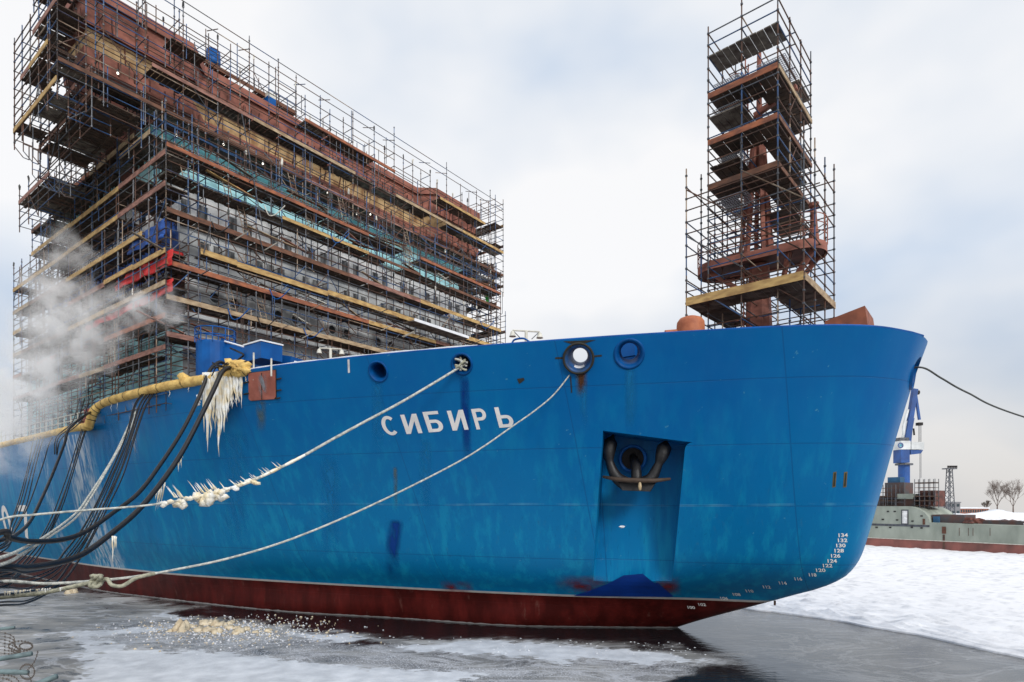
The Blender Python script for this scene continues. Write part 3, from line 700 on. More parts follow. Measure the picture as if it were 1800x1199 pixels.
# fairleads
FLN = []
for k, (h, n, r0, r1) in enumerate(FLP):
    c = S(h); ax = SD(n); mb = MB(); s_ = r0
    lip = .05 if k != 4 else .30
    prof = [(s_ * 1.02, -.25), (s_ * 1.10, -.02), (s_ * 1.10, lip * .5), (s_ * 1.03, lip), (s_ * .95, lip * .9), (s_ * .86, 0), (s_ * .74, -.22), (r1 * 1.1, -.48), (r1, -.7), (r1, -1.0)]
    if k == 4: prof = [(s_ * .9, -.7)] + prof
    mb.lathe(c, ax, prof, mat('fairlead_paint', (.0, .085, .30), .5, col2=(.0, .06, .22), spec=.2) if k != 2 else mat('scraped_blue_paint', (.0, .085, .30), .5, col2=(.03, .06, .12), scale=3), 36)
    fo = mb.build('fairlead', ship, smooth=True); FLN.append((h, n))
    if k == 2:
        mb = MB(); mb.lathe(c, ax, [(s_ * 1.09, .0), (s_ * 1.16, .07), (s_ * 1.08, .13), (s_ * 1.0, .09)], M_mark, 36); mb.build('rusty_ring', fo, smooth=True)
    if k in (0, 1):
        mb = MB(); mb.lathe(c, ax, [(r1 * 1.05, -1.02), (.01, -1.06)], mat('dark_teal_inside', (.02, .05, .07), .8), 24); mb.build('back_plate', fo)
    if k == 3:
        mb = MB(); cc = h - n * 2.0
        mb.sbox(cc.x - .28, cc.x + .28, cc.y - .1, cc.y + .1, cc.z - .35, cc.z + .35, M_blue); mb.build('roller_stand', fo)
        mb = MB(); mb.sbox(cc.x - .9, cc.x + .9, cc.y - .45, cc.y - .4, cc.z - .9, cc.z + .35, M_blue); mb.build('roller_back', fo)
    if k < 3:
        mb = MB(); mb.lathe(c, ax, [(s_ * .80, -.17), (s_ * .66, -.32), (r1 * 1.02, -.5)], M_snow, 36)
        keep = [i for i, f in enumerate(mb.f) if max(mb.v[a].z for a in f) < c.z - s_ * .30 and True]
        mb.f = [mb.f[i] for i in keep]; mb.mi = [0] * len(keep)
        mb.v = [v + Vector((0, 0, .02)) for v in mb.v]; mb.build('snow_lip', fo, smooth=True)
# capping bar along the bulwark edge, with a thin line of snow
cap = MB(); sn = MB()
us = list(np.concatenate([np.linspace(0, 1, 60) ** 2.2 * 40.0]))
for sd_ in (1, -1):
    pr = [SH(u, sd_ * (max(0, ft(u) - .10)), z_top(u) + .03) for u in [-.38 + .12] + us[2:]]
    cap.path(pr, .055, M_blue, 6)
    if sd_ == 1:
        ps = [SH(u, ft(u) - .12, z_top(u) + .085) for u in np.linspace(14, 39.8, 60)]; sn.path(ps, .05, M_snow, 5, rf=lambda t: .5 + .6 * abs(math.sin(t * 37)) * (1 if t < .95 else .3))
cap.build('bulwark_rail', ship); sn.build('snow_line', ship)
# ------------------------------------------------------------------ anchor in its pocket
def PL(a, d, z): q = pl(a, d, z); return SH(q[0], q[1], q[2] - CZ)
def pocket(x, y, d):      # world point where the photo ray meets the plane d metres behind the plating line
    o = Vector(toship((0, 0, CZ))); r = Vector(toship(AT(x, y, 10))) - o
    t = (ptop + pn * d - o).dot(pn) / r.dot(pn); return S(o + r * t)
anc = empty('anchor', pocket(1115, 862, -.7), 'black stockless anchor with two raised flukes stowed in the hull pocket', 'anchor')
mb = MB(); mb.path([pocket(1112, 800, -1.9), pocket(1118, 822, -1.1), pocket(1120, 858, -.75)], .19, M_steel, 12, rf=lambda t: .9 + .35 * t); mb.build('shank', anc, smooth=True)
for q in (((1102, 852), (1085, 840), (1075, 822), (1070, 800), (1073, 778), (1079, 762)), ((1126, 852), (1144, 842), (1154, 824), (1162, 805), (1168, 786), (1172, 771))):
    mb = MB(); pts_ = spline([pocket(*p, -.75 - .1 * (i > 3)) for i, p in enumerate(q)], 6)
    mb.path(pts_, .30, M_steel, 10, rf=lambda t: (1.0 - .45 * t / .5) if t < .5 else (.55 + .42 * math.sin((t - .5) / .5 * math.pi)) * (1 if t < .82 else max(.04, (1 - t) / .18))); mb.build('fluke', anc, smooth=True)
mb = MB(); cr_ = [pocket(1086, 845, -.7), pocket(1095, 862, -.62), pocket(1143, 864, -.62), pocket(1156, 843, -.7)]
dv = SD(pn) * .5
mb.hexa([cr_[0] - dv, cr_[1] - dv, cr_[2] - dv, cr_[3] - dv, cr_[0] + dv * .5, cr_[1] + dv * .5, cr_[2] + dv * .5, cr_[3] + dv * .5], M_steel)
mb.build('crown', anc)
mb = MB(); mb.path([pocket(1060, 838, -.6), pocket(1085, 843, -.3), pocket(1120, 845, -.15), pocket(1150, 845, -.3), pocket(1178, 842, -.6)], .09, mat('rusty_pin', (.07, .045, .03), .7), 8, rf=lambda t: .6 + .6 * math.sin(t * math.pi)); mb.build('crown_pin', anc, smooth=True)
mb = MB(); mb.blob(pocket(1125, 855, -.05), .07, .07, .2, mat('ochre_ice', (.5, .38, .22), .4)); mb.build('ice_lump', anc, smooth=True)
mb = MB(); hc = pocket(1112, 806, -1.6); mb.lathe(hc, SD(pn), [(.60, -.05), (.58, .06), (.50, .07), (.46, .0), (.46, -.4)], M_blue, 30); hp = mb.build('hawse_pipe', ship, smooth=True)
mb = MB(); mb.lathe(hc, SD(pn), [(.46, -.08), (.01, -.1)], M_dark, 24); mb.build('hawse_opening', hp)
mb = MB(); h = pocket(1093, 926, -1.35); mb.blob(h, .14, .08, .05, M_snow); mb.build('ice_patch', ship)
# ------------------------------------------------------------------ ship: decks and superstructure
mb = MB()
L_ = [HS(u, DECK - .05, -.1) for u in np.linspace(.6, 39.4, 40)]
lv = []; 
for r in L_: lv += [SH(r[0].x, r[0].y, DECK + .01), SH(r[0].x, -r[0].y, DECK + .01)]
mb.add(lv, [(2 * i, 2 * i + 1, 2 * i + 3, 2 * i + 2) for i in range(len(L_) - 1)], mat('deck_paint', (.16, .10, .08), .8)); mb.build('deck', ship)
def win(parent, fr, a0, a1, z0, z1, d=.04, mf=None, mg=M_glass, name='window'):
    """window: proud frame ring with a pane; fr(a, z, d) gives world points on the wall"""
    w_ = .07; mb = MB(); mf = mf or M_grey2
    for (p, q, s, t) in ((a0 - w_, a1 + w_, z1, z1 + w_), (a0 - w_, a1 + w_, z0 - w_, z0), (a0 - w_, a0, z0, z1), (a1, a1 + w_, z0, z1)):
        mb.hexa([fr(p, s, 0), fr(q, s, 0), fr(q, s, d), fr(p, s, d), fr(p, t, 0), fr(q, t, 0), fr(q, t, d), fr(p, t, d)], mf)
    mb.add([fr(a0, z0, d * .4), fr(a1, z0, d * .4), fr(a1, z1, d * .4), fr(a0, z1, d * .4)], [(0, 1, 2, 3)], mg)
    return mb.build(name, parent)
def front(u0): return lambda v, z, d: SH(u0 - d, v, z)
def side(v0): return lambda u, z, d: SH(u, v0 + d, z)
def tier(name, u0, u1, w, z0, z1, mf, ms, label, ribs=0, slab=None):
    mb = MB(); mb.sbox(u0, u1, -w, w, z0, z1, ms)
    mb.hexa([SH(u0 - .04, -w, z0), SH(u0 - .003, -w, z0), SH(u0 - .003, w, z0), SH(u0 - .04, w, z0), SH(u0 - .04, -w, z1), SH(u0 - .003, -w, z1), SH(u0 - .003, w, z1), SH(u0 - .04, w, z1)], mf)
    if ribs:
        k = z0 + ribs
        while k < z1 - .1:
            mb.sbox(u0 - .075, u0 - .041, -w, w, k - .02, k + .02, mf); mb.sbox(u0, u1, w + .001, w + .035, k - .02, k + .02, ms); k += ribs
    if slab: mb.sbox(u0 - .38, u1, -w - .3, w + .3, z1 - .14, z1 + .003, slab)
    return mb.build(name, ship, label=label)
tA = tier('deckhouse_tier', 32.7, 60, 12.4, 4.4, 10.1, M_grey, M_cyan, 'lowest deckhouse tier, grey in front and cyan on its side', .42, M_grey2)
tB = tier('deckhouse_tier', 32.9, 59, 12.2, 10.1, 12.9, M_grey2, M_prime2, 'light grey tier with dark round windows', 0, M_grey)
tC = tier('deckhouse_tier', 33.3, 55, 12.3, 12.9, 15.5, M_grey2, M_blue_tarp, 'light grey tier with taped windows and blue covered side', 0, M_grey2)
tD = tier('deckhouse_tier', 34.0, 52, 12.45, 15.5, 18.05, M_white, M_white, 'dirty white deckhouse tier with taped windows', 0, M_cyan)
tE = tier('deckhouse_tier', 35.3, 49, 12.9, 18.05, 21.1, M_cyan, M_cyan, 'pale cyan deckhouse tier under the bridge', 0, M_cyan)
M_tape = mat('dusty_window_film', (.30, .30, .30), .5, col2=(.06, .065, .07), scale=2.2, stretch=(2, 2, .5), thr=(.4, .6))
M_dkglass = mat('dark_window', (.02, .022, .025), .3)
for i in range(9):
    c = 11.2 - i * 2.75
    for dv_ in (-.48, .48):
        win(tD, front(33.96), c + dv_ - .27, c + dv_ + .27, 16.35, 17.15, .05, M_white, M_tape)
for i in range(7):
    c = 10.2 - i * 3.3
    for dv_ in (-.75, 0, .75): win(tC, front(33.26), c + dv_ - .26, c + dv_ + .26, 13.9, 14.75, .05, M_grey2, M_tape)
for i in range(6):
    c = 10.0 - i * 4.0
    for dv_ in (-.6, .6):
        mb = MB(); mb.lathe(SH(32.86, c + dv_, 11.6), SD((-1, 0, 0)), [(.36, 0), (.36, .09), (.28, .09), (.28, .02)], M_grey2, 18); w_ = mb.build('round_window', tB)
        mb = MB(); mb.lathe(SH(32.86, c + dv_, 11.6), SD((-1, 0, 0)), [(.28, .03), (.005, .03)], M_dkglass, 18); mb.build('pane', w_)
for zz in (5.3, 8.3):
    for i in range(14): win(tA, side(12.4), 33.8 + i * 1.75, 34.75 + i * 1.75, zz + .25, zz + 1.25, .06, M_cyan, mat('pale_window_film', (.16, .36, .38), .35, col2=(.06, .15, .17), scale=1.5))
for i in range(10): win(tE, side(12.9), 36.2 + i * 1.2, 36.9 + i * 1.2, 19.1, 20.0, .06, M_cyan, M_dark)
for i in range(8): win(tD, side(12.45), 35.2 + i * 1.9, 36.1 + i * 1.9, 16.4, 17.3, .06, M_white, M_dark)
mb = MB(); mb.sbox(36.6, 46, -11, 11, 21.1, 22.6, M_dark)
for v in np.arange(-11.4, 12, 1.9): mb.sbox(35.5, 35.75, v - .12, v + .12, 21.1, 22.6, M_prime2)
mb.build('dark_gap_frames', ship, label='dark open gap with brown pillars below the bridge')
# navigation bridge: plan polyline extruded along a folded profile
plan = [(16.2, 35.5), (10.45, 35.5), (9.2, 36.8), (-9.2, 36.8), (-10.3, 35.5), (-16.2, 35.5)]
aftp = [(-16.2, 39.0), (-12.9, 39.0), (-12.9, 46), (12.9, 46), (12.9, 39.0), (16.2, 39.0)]
ringp = plan + aftp
def ring_in(d):
    out = []; n = len(ringp)
    for i in range(n):
        p0, p1, p2 = Vector(ringp[i - 1]), Vector(ringp[i]), Vector(ringp[(i + 1) % n]); a = (p1 - p0).normalized(); b = (p2 - p1).normalized()
        na = Vector((a.y, -a.x)) * -1; nb = Vector((b.y, -b.x)) * -1; na = Vector((-a.y, a.x)); nb = Vector((-b.y, b.x))
        m_ = (na + nb) / max(.3, 1 + na.dot(nb)); out.append(p1 + m_ * d)
    return out
def band(name, d0, z0, d1, z1, m, parent=ship, close=None, extra=None):
    a = ring_in(d0); b = ring_in(d1); n = len(a); mb = MB()
    vs = [SH(p.y, p.x, z0) for p in a] + [SH(p.y, p.x, z1) for p in b]
    mb.add(vs, [(i, (i + 1) % n, n + (i + 1) % n, n + i) for i in range(n)], m)
    if close == 'b': mb.add([SH(p.y, p.x, z0) for p in a], [tuple(range(n))], m)
    if close == 't': mb.add([SH(p.y, p.x, z1) for p in b], [tuple(range(n))], m)
    if extra: extra(mb, a, b)
    return mb.build(name, parent)
# sign of the inset: inside must be towards larger u at the front
_t = ring_in(.5); SG = 1 if _t[2].y > ringp[2][1] else -1
def bd(name, d0, z0, d1, z1, m, **k): return band(name, SG * d0, z0, SG * d1, z1, m, **k)
def ribs(step, dep, h0, h1, m):
    def f(mb, a, b):
        n = len(a)
        for i in range(n):
            p, q = a[i], a[(i + 1) % n]; p2, q2 = b[i], b[(i + 1) % n]; L = (q - p).length; k = int(L / step)
            t_ = (q - p).normalized() * .03; nn = Vector((-t_.y, t_.x)).normalized() * -SG * dep
            for j in range(1, k):
                if R.random() < .25: continue
                x = p.lerp(q, j / k); y = p2.lerp(q2, j / k); z0, z1 = h0 + R.random() * .2, h1 - R.random() * .3
                c = [(x - t_, z0), (x + t_, z0), (x + t_ + nn, z0), (x - t_ + nn, z0), (y - t_, z1), (y + t_, z1), (y + t_ + nn, z1), (y - t_ + nn, z1)]
                mb.hexa([SH(v.y, v.x, z) for v, z in c], m)
    return f
bridge = bd('bridge_roof', 0, 26.9, 0, 27.45, mat('roof_fascia_primer', (.33, .125, .085), .7, col2=(.24, .08, .055), scale=1.2), close='t')
bridge['label'] = 'red-brown primed roof edge of the navigation bridge'
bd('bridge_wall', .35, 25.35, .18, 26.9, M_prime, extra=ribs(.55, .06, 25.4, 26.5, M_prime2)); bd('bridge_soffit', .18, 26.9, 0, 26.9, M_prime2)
bd('bridge_ledge', .0, 25.25, .35, 25.35, M_prime); bd('bridge_ledge', .32, 25.2, .0, 25.25, M_prime2)
wb_ = bd('covered_window_band', .62, 24.15, .32, 25.2, M_ply, extra=ribs(1.35, .07, 24.15, 25.2, M_prime2)); wb_['label'] = 'slanted band of bridge windows covered with plywood'
bd('bridge_ledge', .1, 24.05, .62, 24.15, M_prime); bd('bridge_wall', .16, 23.2, .1, 24.05, M_prime, extra=ribs(.7, .07, 23.2, 24.0, M_prime2))
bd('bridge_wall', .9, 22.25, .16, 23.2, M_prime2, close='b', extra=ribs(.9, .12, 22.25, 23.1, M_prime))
# side pillar (brown vent trunk) that carries the wing, starboard and port
for sg in (1, -1):
    mb = MB(); q = [(37.2, 13.1), (39.0, 13.1), (39.0, 14.9), (37.2, 14.9)]
    mb.hexa([SH(a, sg * (12.0 + (b - 13.1) * .6), 19.2) for a, b in q] + [SH(a, sg * b, 22.4) for a, b in q], M_prime2); mb.build('wing_bracket', ship)
for i in range(7): 
    mb = MB(); mb.sbox(35.9 + i * .5, 36.0 + i * .5, 12.4, 16.0, 22.0, 22.25, M_prime2); mb.build('wing_beam', ship)
# small things on the bridge roof
for x, y in ((318, 60), (438, 148), (530, 220), (618, 258), (690, 292), (400, 180)):
    p = AU(x, y, 38.6); mb = MB(); q = Vector((p.x, p.y, 27.45 + CZ)); mb.lathe(q, (0, 0, 1), [(.22, 0), (.22, .45), (.2, .62), (.1, .75), (.01, .78)], M_lampw, 12); mb.build('roof_dome', ship, smooth=True)
# foredeck fittings
M_or = mat('orange_primer_paint', (.55, .19, .085), .65, col2=(.38, .11, .05), scale=2)
c = AV(1214, 575, 3.2); base = Vector((c.x, c.y, DECK + CZ)); hz = c.z - base.z
mb = MB(); rr0 = 24 * c.y / F
mb.lathe(base, (0, 0, 1), [(rr0, 0), (rr0, hz + .05), (rr0 * .97, hz + .2), (rr0 * .8, hz + .34), (rr0 * .45, hz + .42), (.01, hz + .43)], M_or, 26); vt = mb.build('vent_head', ship, smooth=True, label='round orange capped ventilator behind the bulwark')
mb = MB(); mb.tube(base + Vector((-rr0 - .5, 0, hz - .25)), base + Vector((-rr0 + .1, 0, hz - .2)), .12, M_or, 8, cap=True); mb.build('handle', vt)
p0 = AV(1450, 572, 1.2); p1 = AV(1545, 572, 0)
mb = MB(); q = toship(p0); q1 = toship(p1)
zz = 6.1; um, uM = min(q[0], q1[0]), max(q[0], q1[0])
mb.hexa([SH(uM, 1.2, DECK), SH(um, 1.2, DECK), SH(um, -1.5, DECK), SH(uM, -1.5, DECK), SH(uM, 1.2, 7.15), SH(um + .35, 1.2, 7.5), SH(um + .35, -1.5, 7.65), SH(uM, -1.5, 7.25)], mat('hatch_primer', (.30, .095, .05), .75, col2=(.18, .06, .035), scale=2)); hb = mb.build('foredeck_house', ship, label='red-brown wedge-shaped house on the bow')
mb = MB(); mb.sbox(uM + .05, uM + .12, .4, 1.1, DECK + .4, 6.4, M_grey); mb.build('door', hb)
# lamp posts on the foredeck (each a part of the ship)
def deck_lamp(x, ytop, v, w=.62):
    p = AV(x, ytop, v); b = Vector((p.x, p.y, DECK + CZ)); mb = MB(); mb.tube(b, p, .07, M_lampw, 8, cap=True); o = mb.build('lamp_post', ship, smooth=True)
    mb = MB(); d = Vector((1, .2, 0)).normalized() * w; mb.tube(p - d, p + d, .035, M_lampw, 6, cap=True); mb.build('arm', o)
    for s_ in (-1, 1):
        mb = MB(); q = p + d * s_; mb.lathe(q + Vector((0, 0, -.28)), (0, 0, 1), [(.02, .26), (.08, .22), (.13, .05), (.16, 0), (.01, .02)], M_lampw, 12); mb.build('lamp_head', o, smooth=True)
        mb = MB(); mb.tube(p + d * s_ * .9 + Vector((0, 0, -.05)), p + d * s_ * .4 + Vector((0, 0, -.35)), .02, M_grey_t, 5); mb.build('brace', o)
deck_lamp(925, 582, 6); deck_lamp(581, 613, 9, .55)
mb = MB(); mb.path(spline([AV(900, 603, 8.2), AV(905, 597, 8.2), AV(920, 595, 8.2), AV(931, 601, 8.2)], 5), .04, M_blue, 6); mb.build('rail_hoop', ship)
# blue deck crane near the break of the forecastle
def AVs(x, y, v): return AV(x, y, v)
vcr = 11.9; b0 = AV(379, 640, vcr); ctr = Vector((b0.x, b0.y, 0)); rad_ = 31 * b0.y / F; ztop = AV(379, 607, vcr).z
mb = MB(); mb.lathe(Vector((ctr.x, ctr.y, DECK + CZ - .3)), (0, 0, 1), [(rad_, 0), (rad_, ztop - DECK - CZ + .3), (rad_ * .98, ztop - DECK - CZ + .38), (.01, ztop - DECK - CZ + .38)], M_blue, 26); crn = mb.build('deck_crane_pedestal', ship, smooth=False, label='blue round pedestal of the deck crane')
mb = MB(); zr = AV(379, 582, vcr).z
def ringpt(a, z, q=1.05): return Vector((ctr.x + rad_ * q * math.cos(a), ctr.y + rad_ * q * math.sin(a), z))
for z in (zr, (zr + ztop) / 2): mb.path([ringpt(k * math.pi / 14, z) for k in range(29)], .035, M_blue, 5, cap=False)
for k in range(10): a = k * math.pi / 5; mb.tube(ringpt(a, ztop), ringpt(a, zr), .03, M_blue, 5)
mb.build('railing', crn)
mb = MB(); mb.beam(AV(400, 632, vcr - .3), AV(520, 650, vcr - 1.5), .9, 1.15, M_blue); mb.beam(AV(395, 610, vcr - .3), AV(455, 640, vcr - .8), .7, .8, M_blue); mb.build('deck_crane_jib', ship)
mb = MB(); mb.tube(AV(395, 600, vcr), AV(560, 648, vcr - 1.8) , .05, M_snow, 5); mb.build('snow_on_jib', ship)
q = [AV(x, y, v) for x, y, v in ((425, 640, 12.6), (466, 636, 12.6))]
mb = MB(); a = Vector(toship(AV(447, 618, 12.4))); mb.sbox(a.x - .75, a.x + .75, a.y - 1.0, a.y + .1, a.z - .42, a.z + .36, M_blue); cb = mb.build('crane_cab', ship, label='blue box cab beside the crane')
mb = MB(); mb.sbox(a.x - .79, a.x + .79, a.y - 1.04, a.y + .14, a.z + .362, a.z + .43, M_snow); mb.build('snow_cover', cb)
mb = MB(); mb.path(spline([AV(405, 612, 12.3), AV(418, 618, 12.6), AV(428, 624, 12.6), AV(418, 634, 12.6), AV(432, 640, 12.6)], 6), .05, M_black, 6); mb.build('cab_cable', cb, smooth=True)
mb = MB(); mb.sbox(*sorted((toship(AV(322, 655, 12.5))[0], toship(AV(342, 655, 12.5))[0])), 11.8, 12.6, 4.6, 6.6, M_blue); mb.build('deck_locker', ship)
for x, yt in ((446, 620), (477, 630)):
    p = AV(x, yt, 13.0); mb = MB(); mb.tube(Vector((p.x, p.y, 5.5 + CZ)), p, .04, M_lampw, 6, cap=True); mb.build('stanchion', ship)
# white rail along the lower main deck, each run with its posts
ml = MB(); u_ = 43.0
for zz in (5.1, 5.5): ml.tube(SH(41.9, 14.1, zz), SH(75, 14.15, zz), .03, M_lampw, 5)
while u_ < 75: ml.tube(SH(u_, 14.1, 4.4), SH(u_, 14.1, 5.52), .03, M_lampw, 5); u_ += 1.2
ml.build('deck_rail', ship)
mb = MB(); mb.sbox(41.6, 42.6, 12.9, 13.9, 4.4, 5.7, mat('red_deck_paint', (.3, .03, .03), .6)); mb.sbox(44, 45.2, 12.6, 13.4, 4.4, 5.4, M_prime); mb.build('deck_boxes', ship)
# ------------------------------------------------------------------ mast
MU = 5.76
mast_base = SH(MU, 0, DECK)
def MP(du, dv, z): return SH(MU + du, dv, z)
mb = MB(); c = []
for z, w_ in ((DECK, .62), (10.4, .38)):
    for (a, b) in ((1, .5), (.5, 1), (-.5, 1), (-1, .5), (-1, -.5), (-.5, -1), (.5, -1), (1, -.5)): c.append(MP(a * w_, b * w_, z))
mb.add(c, [(i, (i + 1) % 8, 8 + (i + 1) % 8, 8 + i) for i in range(8)], M_prime); mast = mb.build('mast', ship, label='red-brown mast trunk on the foredeck inside its scaffold')
for i, (a, b) in enumerate(((.75, .35), (.35, .65), (-.35, .65), (-.5, .3), (.3, -.6), (-.4, -.6))):
    mb = MB(); mb.beam(MP(a, b, 10.6), MP(a * .35, b * .35, 15.6), .16, .16, M_prime); mb.build('leg', mast)
for z in (11.6, 12.6, 13.6, 14.6):
    q = .35 + (.65 * (15.6 - z) / 5); mb = MB(); P4 = [MP(.62 * q, .5 * q, z), MP(-.5 * q, .5 * q, z), MP(-.5 * q, -.5 * q, z), MP(.62 * q, -.5 * q, z)]
    for i in range(4): mb.tube(P4[i], P4[(i + 1) % 4], .045, M_prime, 5)
    mb.build('cross_bar', mast)
mb = MB(); mb.tube(MP(0, 0, 14.6), MP(0, 0, 19.8), .15, M_prime, 10, r2=.09, cap=True); mb.build('topmast', mast)
lad = MB()
for s_ in (-.22, .22): lad.tube(MP(.6, s_ + .1, 5), MP(.5, s_ + .1, 19.6), .03, M_prime, 5)
for k in range(45): z = 5.2 + k * .32; lad.tube(MP(.6 - (z - 5) * .007, -.12, z), MP(.6 - (z - 5) * .007, .32, z), .018, M_prime, 4)
for k in range(14): z = 6 + k; lad.path([MP(.58 + .38 * (1 - math.cos(a)), .1 + .38 * math.sin(a), z) for a in np.linspace(-2, 2, 9)], .02, M_prime, 4)
lad.build('ladder', mast)
for z, r_ in ((18.7, .3),):
    mb = MB(); mb.lathe(MP(-.5, .1, z), (0, 0, 1), [(.01, 0), (r_, 0), (r_, .09), (.01, .09)], M_prime, 18); mb.build('mast_disc', mast)
mb = MB(); mb.beam(MP(.2, 0, 17.1), MP(-1.6, .3, 17.5), .2, .2, M_prime); mb.build('yard', mast)
# oval platform: long axis fore and aft
def oval(z, q=1.0, n=40):
    out = []
    for k in range(n):
        t = 2 * math.pi * k / n; cx = 1.55 if math.cos(t) > 0 else -1.75
        out.append(MP(cx + 1.05 * q * math.cos(t) + .1, 1.05 * q * math.sin(t), z))
    return out
o0, o1 = oval(10.35), oval(10.72); i0 = oval(10.36, .3)
mb = MB(); n = 40
mb.add(o0 + o1, [(i, (i + 1) % n, n + (i + 1) % n, n + i) for i in range(n)], M_prime); mb.add(oval(10.45, .98), [tuple(range(n))], M_prime2); pf = mb.build('platform', mast, label='oval crow-nest platform round the mast')
rl = MB()
for z in (11.1, 11.45, 11.8): rl.path(oval(z) + [oval(z)[0]], .02, M_prime, 4, cap=False)
for k in range(0, n, 3): rl.tube(oval(10.7)[k], oval(11.8)[k], .022, M_prime, 4)
rl.build('railing', pf)
for (a, b) in ((-2.3, .5), (-2.3, -.5), (-1.4, .8), (2.0, .4)):
    mb = MB(); mb.beam(MP(a, b, 10.4), MP(-.9 if a < 0 else .5, b * .4, 8.6 if a < 0 else 9.2), .14, .2, M_prime); mb.build('strut', mast)
mb = MB(); mb.lathe(MP(-2.2, 0, 10.7), (0, 0, 1), [(.24, 0), (.12, 1.2), (.10, 1.6), (.2, 1.65), (.2, 1.8), (.01, 1.8)], M_prime, 12); mb.build('radar_pedestal', mast)
# ------------------------------------------------------------------ scaffolding
class Scaf:
    def __init__(s, root): s.root = root; s.items = {}
    def item(s, kind, mb):
        c = sum(mb.v, Vector()) / len(mb.v); ext = max((p - c).length for p in mb.v); d = max(5, (c - Vector((0, 0, CZ))).length)
        s.items.setdefault(kind, []).append((ext / d, mb))
    def tube(s, kind, p, q, r, m, n=5): mb = MB(); mb.tube(p, q, r, m, n); s.item(kind, mb)
    def finish(s, cap=95):
        for kind, L in s.items.items():
            L.sort(key=lambda t: -t[0])
            for _, mb in L[:cap]: mb.build(kind, s.root)
            if len(L) > cap:
                g = MB()
                for _, mb in L[cap:]:
                    k = len(g.v); g.v += mb.v; g.f += [[k + a for a in f] for f in mb.f]; g.mi += [g.mslot(mb.ms[i]) for i in mb.mi]
                g.build(kind, s.root, kind='stuff')
def tm(): return R.choices([M_rust, M_blue_t, M_grey_t, M_pale_t], [50, 24, 22, 4])[0]
TR = .027
def post(s, fr, a, b, z0, z1, cap_=.25, couplers=True):
    mb = MB(); z = z0
    while z < z1:
        h = min(z1, z + R.choice([2.0, 3.0])); mb.tube(fr(a, b, z), fr(a, b, h), TR * 1.08, tm(), 5); z = h
    if couplers:
        k = math.ceil(z0 / .5) * .5
        while k < z1: mb.tube(fr(a, b, k - .035), fr(a, b, k + .035), .055, M_grey_t, 5); k += .5
    if R.random() < cap_: mb.blob(fr(a, b, z1 + .02), .07, .07, .22, R.choice([M_black, M_lampw, M_rope_d]), 6, .5)
    s.item('standard', mb)
def frame(s, fr, A0, A1, B0, B1, z0, z1, decks, bay=2.0, topvar=.8, led=.5, rows=(0, 1), tb=.26, holes=0.0, skip=0.12, brace=.2, tbside=0, nb=1, boards=True, dark=True):
    """scaffold bay row: a runs along, B0 is the outer line, B1 the inner one; decks = [(z, a_from, a_to)]"""
    n = max(1, round(abs(A1 - A0) / bay)); st = (A1 - A0) / n
    bl = [B0, B1]
    for i in range(n + 1):
        for r_ in rows: post(s, fr, A0 + st * i, bl[r_], z0, z1 + R.uniform(0, topvar))
    k = math.ceil(z0 / led) * led
    while k <= z1 + .01:
        for r_ in rows:
            i = 0
            while i < n:
                L = min(n - i, R.choice([2, 3, 4]))
                if R.random() > (skip if r_ == 0 else skip + .25): s.tube('ledger', fr(A0 + st * i, bl[r_], k), fr(A0 + st * (i + L), bl[r_], k), TR, tm())
                i += L
        if len(rows) > 1 and int(round(k / led)) % 2 == 0:
            for i in range(n + 1):
                if R.random() > .15: s.tube('transom', fr(A0 + st * i, B0, k), fr(A0 + st * i, B1, k), TR, tm())
        k += led
    for i in range(n):
        z = z0
        while z < z1 - 2:
            if R.random() < brace:
                if R.random() < .5: s.tube('diagonal_brace', fr(A0 + st * i, B0, z), fr(A0 + st * (i + 1), B0, z + 2), TR, tm())
                else: s.tube('diagonal_brace', fr(A0 + st * (i + 1), B0, z), fr(A0 + st * i, B0, z + 2), TR, tm())
            z += 2
    for (z, a0, a1) in decks:
        deckrun(s, fr, max(A0, a0) if st > 0 else a0, min(A1, a1) if st > 0 else a1, B0, B1, z, st, tb)
def deckrun(s, fr, a0, a1, B0, B1, z, st, tb=.26, col=None, holes=.06):
    n = max(1, round(abs(a1 - a0) / abs(st))); q = (a1 - a0) / n; i = 0; cur = col or R.choice(M_tb[:5])
    for i in range(n):
        if R.random() < holes * 1.6: continue
        zj = R.uniform(-.05, .05)
        x0, x1 = a0 + q * i + .02, a0 + q * (i + 1) - .02; mb = MB(); nb = max(3, int(abs(x1 - x0) / .26)); m = R.choice([M_wood_d, M_wood_d, M_wood_g])
        for j in range(nb):
            p = x0 + (x1 - x0) * j / nb; e_ = (x1 - x0) / nb * .86; dz = R.uniform(-.02, .02) + zj
            mb.sbox(p, p + e_, B0, B1 + R.uniform(-.1, .1), z - .05 + dz, z + dz, m, fr)
        mb.sbox(x0, x1, B0 + (B1 - B0) * .12, B0 + (B1 - B0) * .18, z - .13, z - .065, M_wood_d, fr); mb.sbox(x0, x1, B0 + (B1 - B0) * .82, B0 + (B1 - B0) * .88, z - .13, z - .065, M_wood_d, fr)
        s.item('deck_panel', mb)
    i = 0
    while i < n:
        L = min(n - i, R.choice([2, 3, 4])); 
        if R.random() > .10:
            zz_ = z; z = z + R.uniform(-.05, .07)
            mb = MB(); m = col or (cur if R.random() < .45 else R.choice(M_tb[:5])); cur = m
            e_ = (B0 - B1) / abs(B0 - B1) * .03
            mb.sbox(a0 + q * i, a0 + q * (i + L) - .01, B0 + e_, B0 + e_ * 2.2, z - .08, z + tb - .08, m, fr); s.item('toe_board', mb); z = zz_
        i += L
sroot = empty('superstructure_scaffold', SH(31.2, 13.9, 4.6), 'dense tube and plank scaffolding wrapped round the deckhouse and bridge', 'scaffolding')
SS = Scaf(sroot)
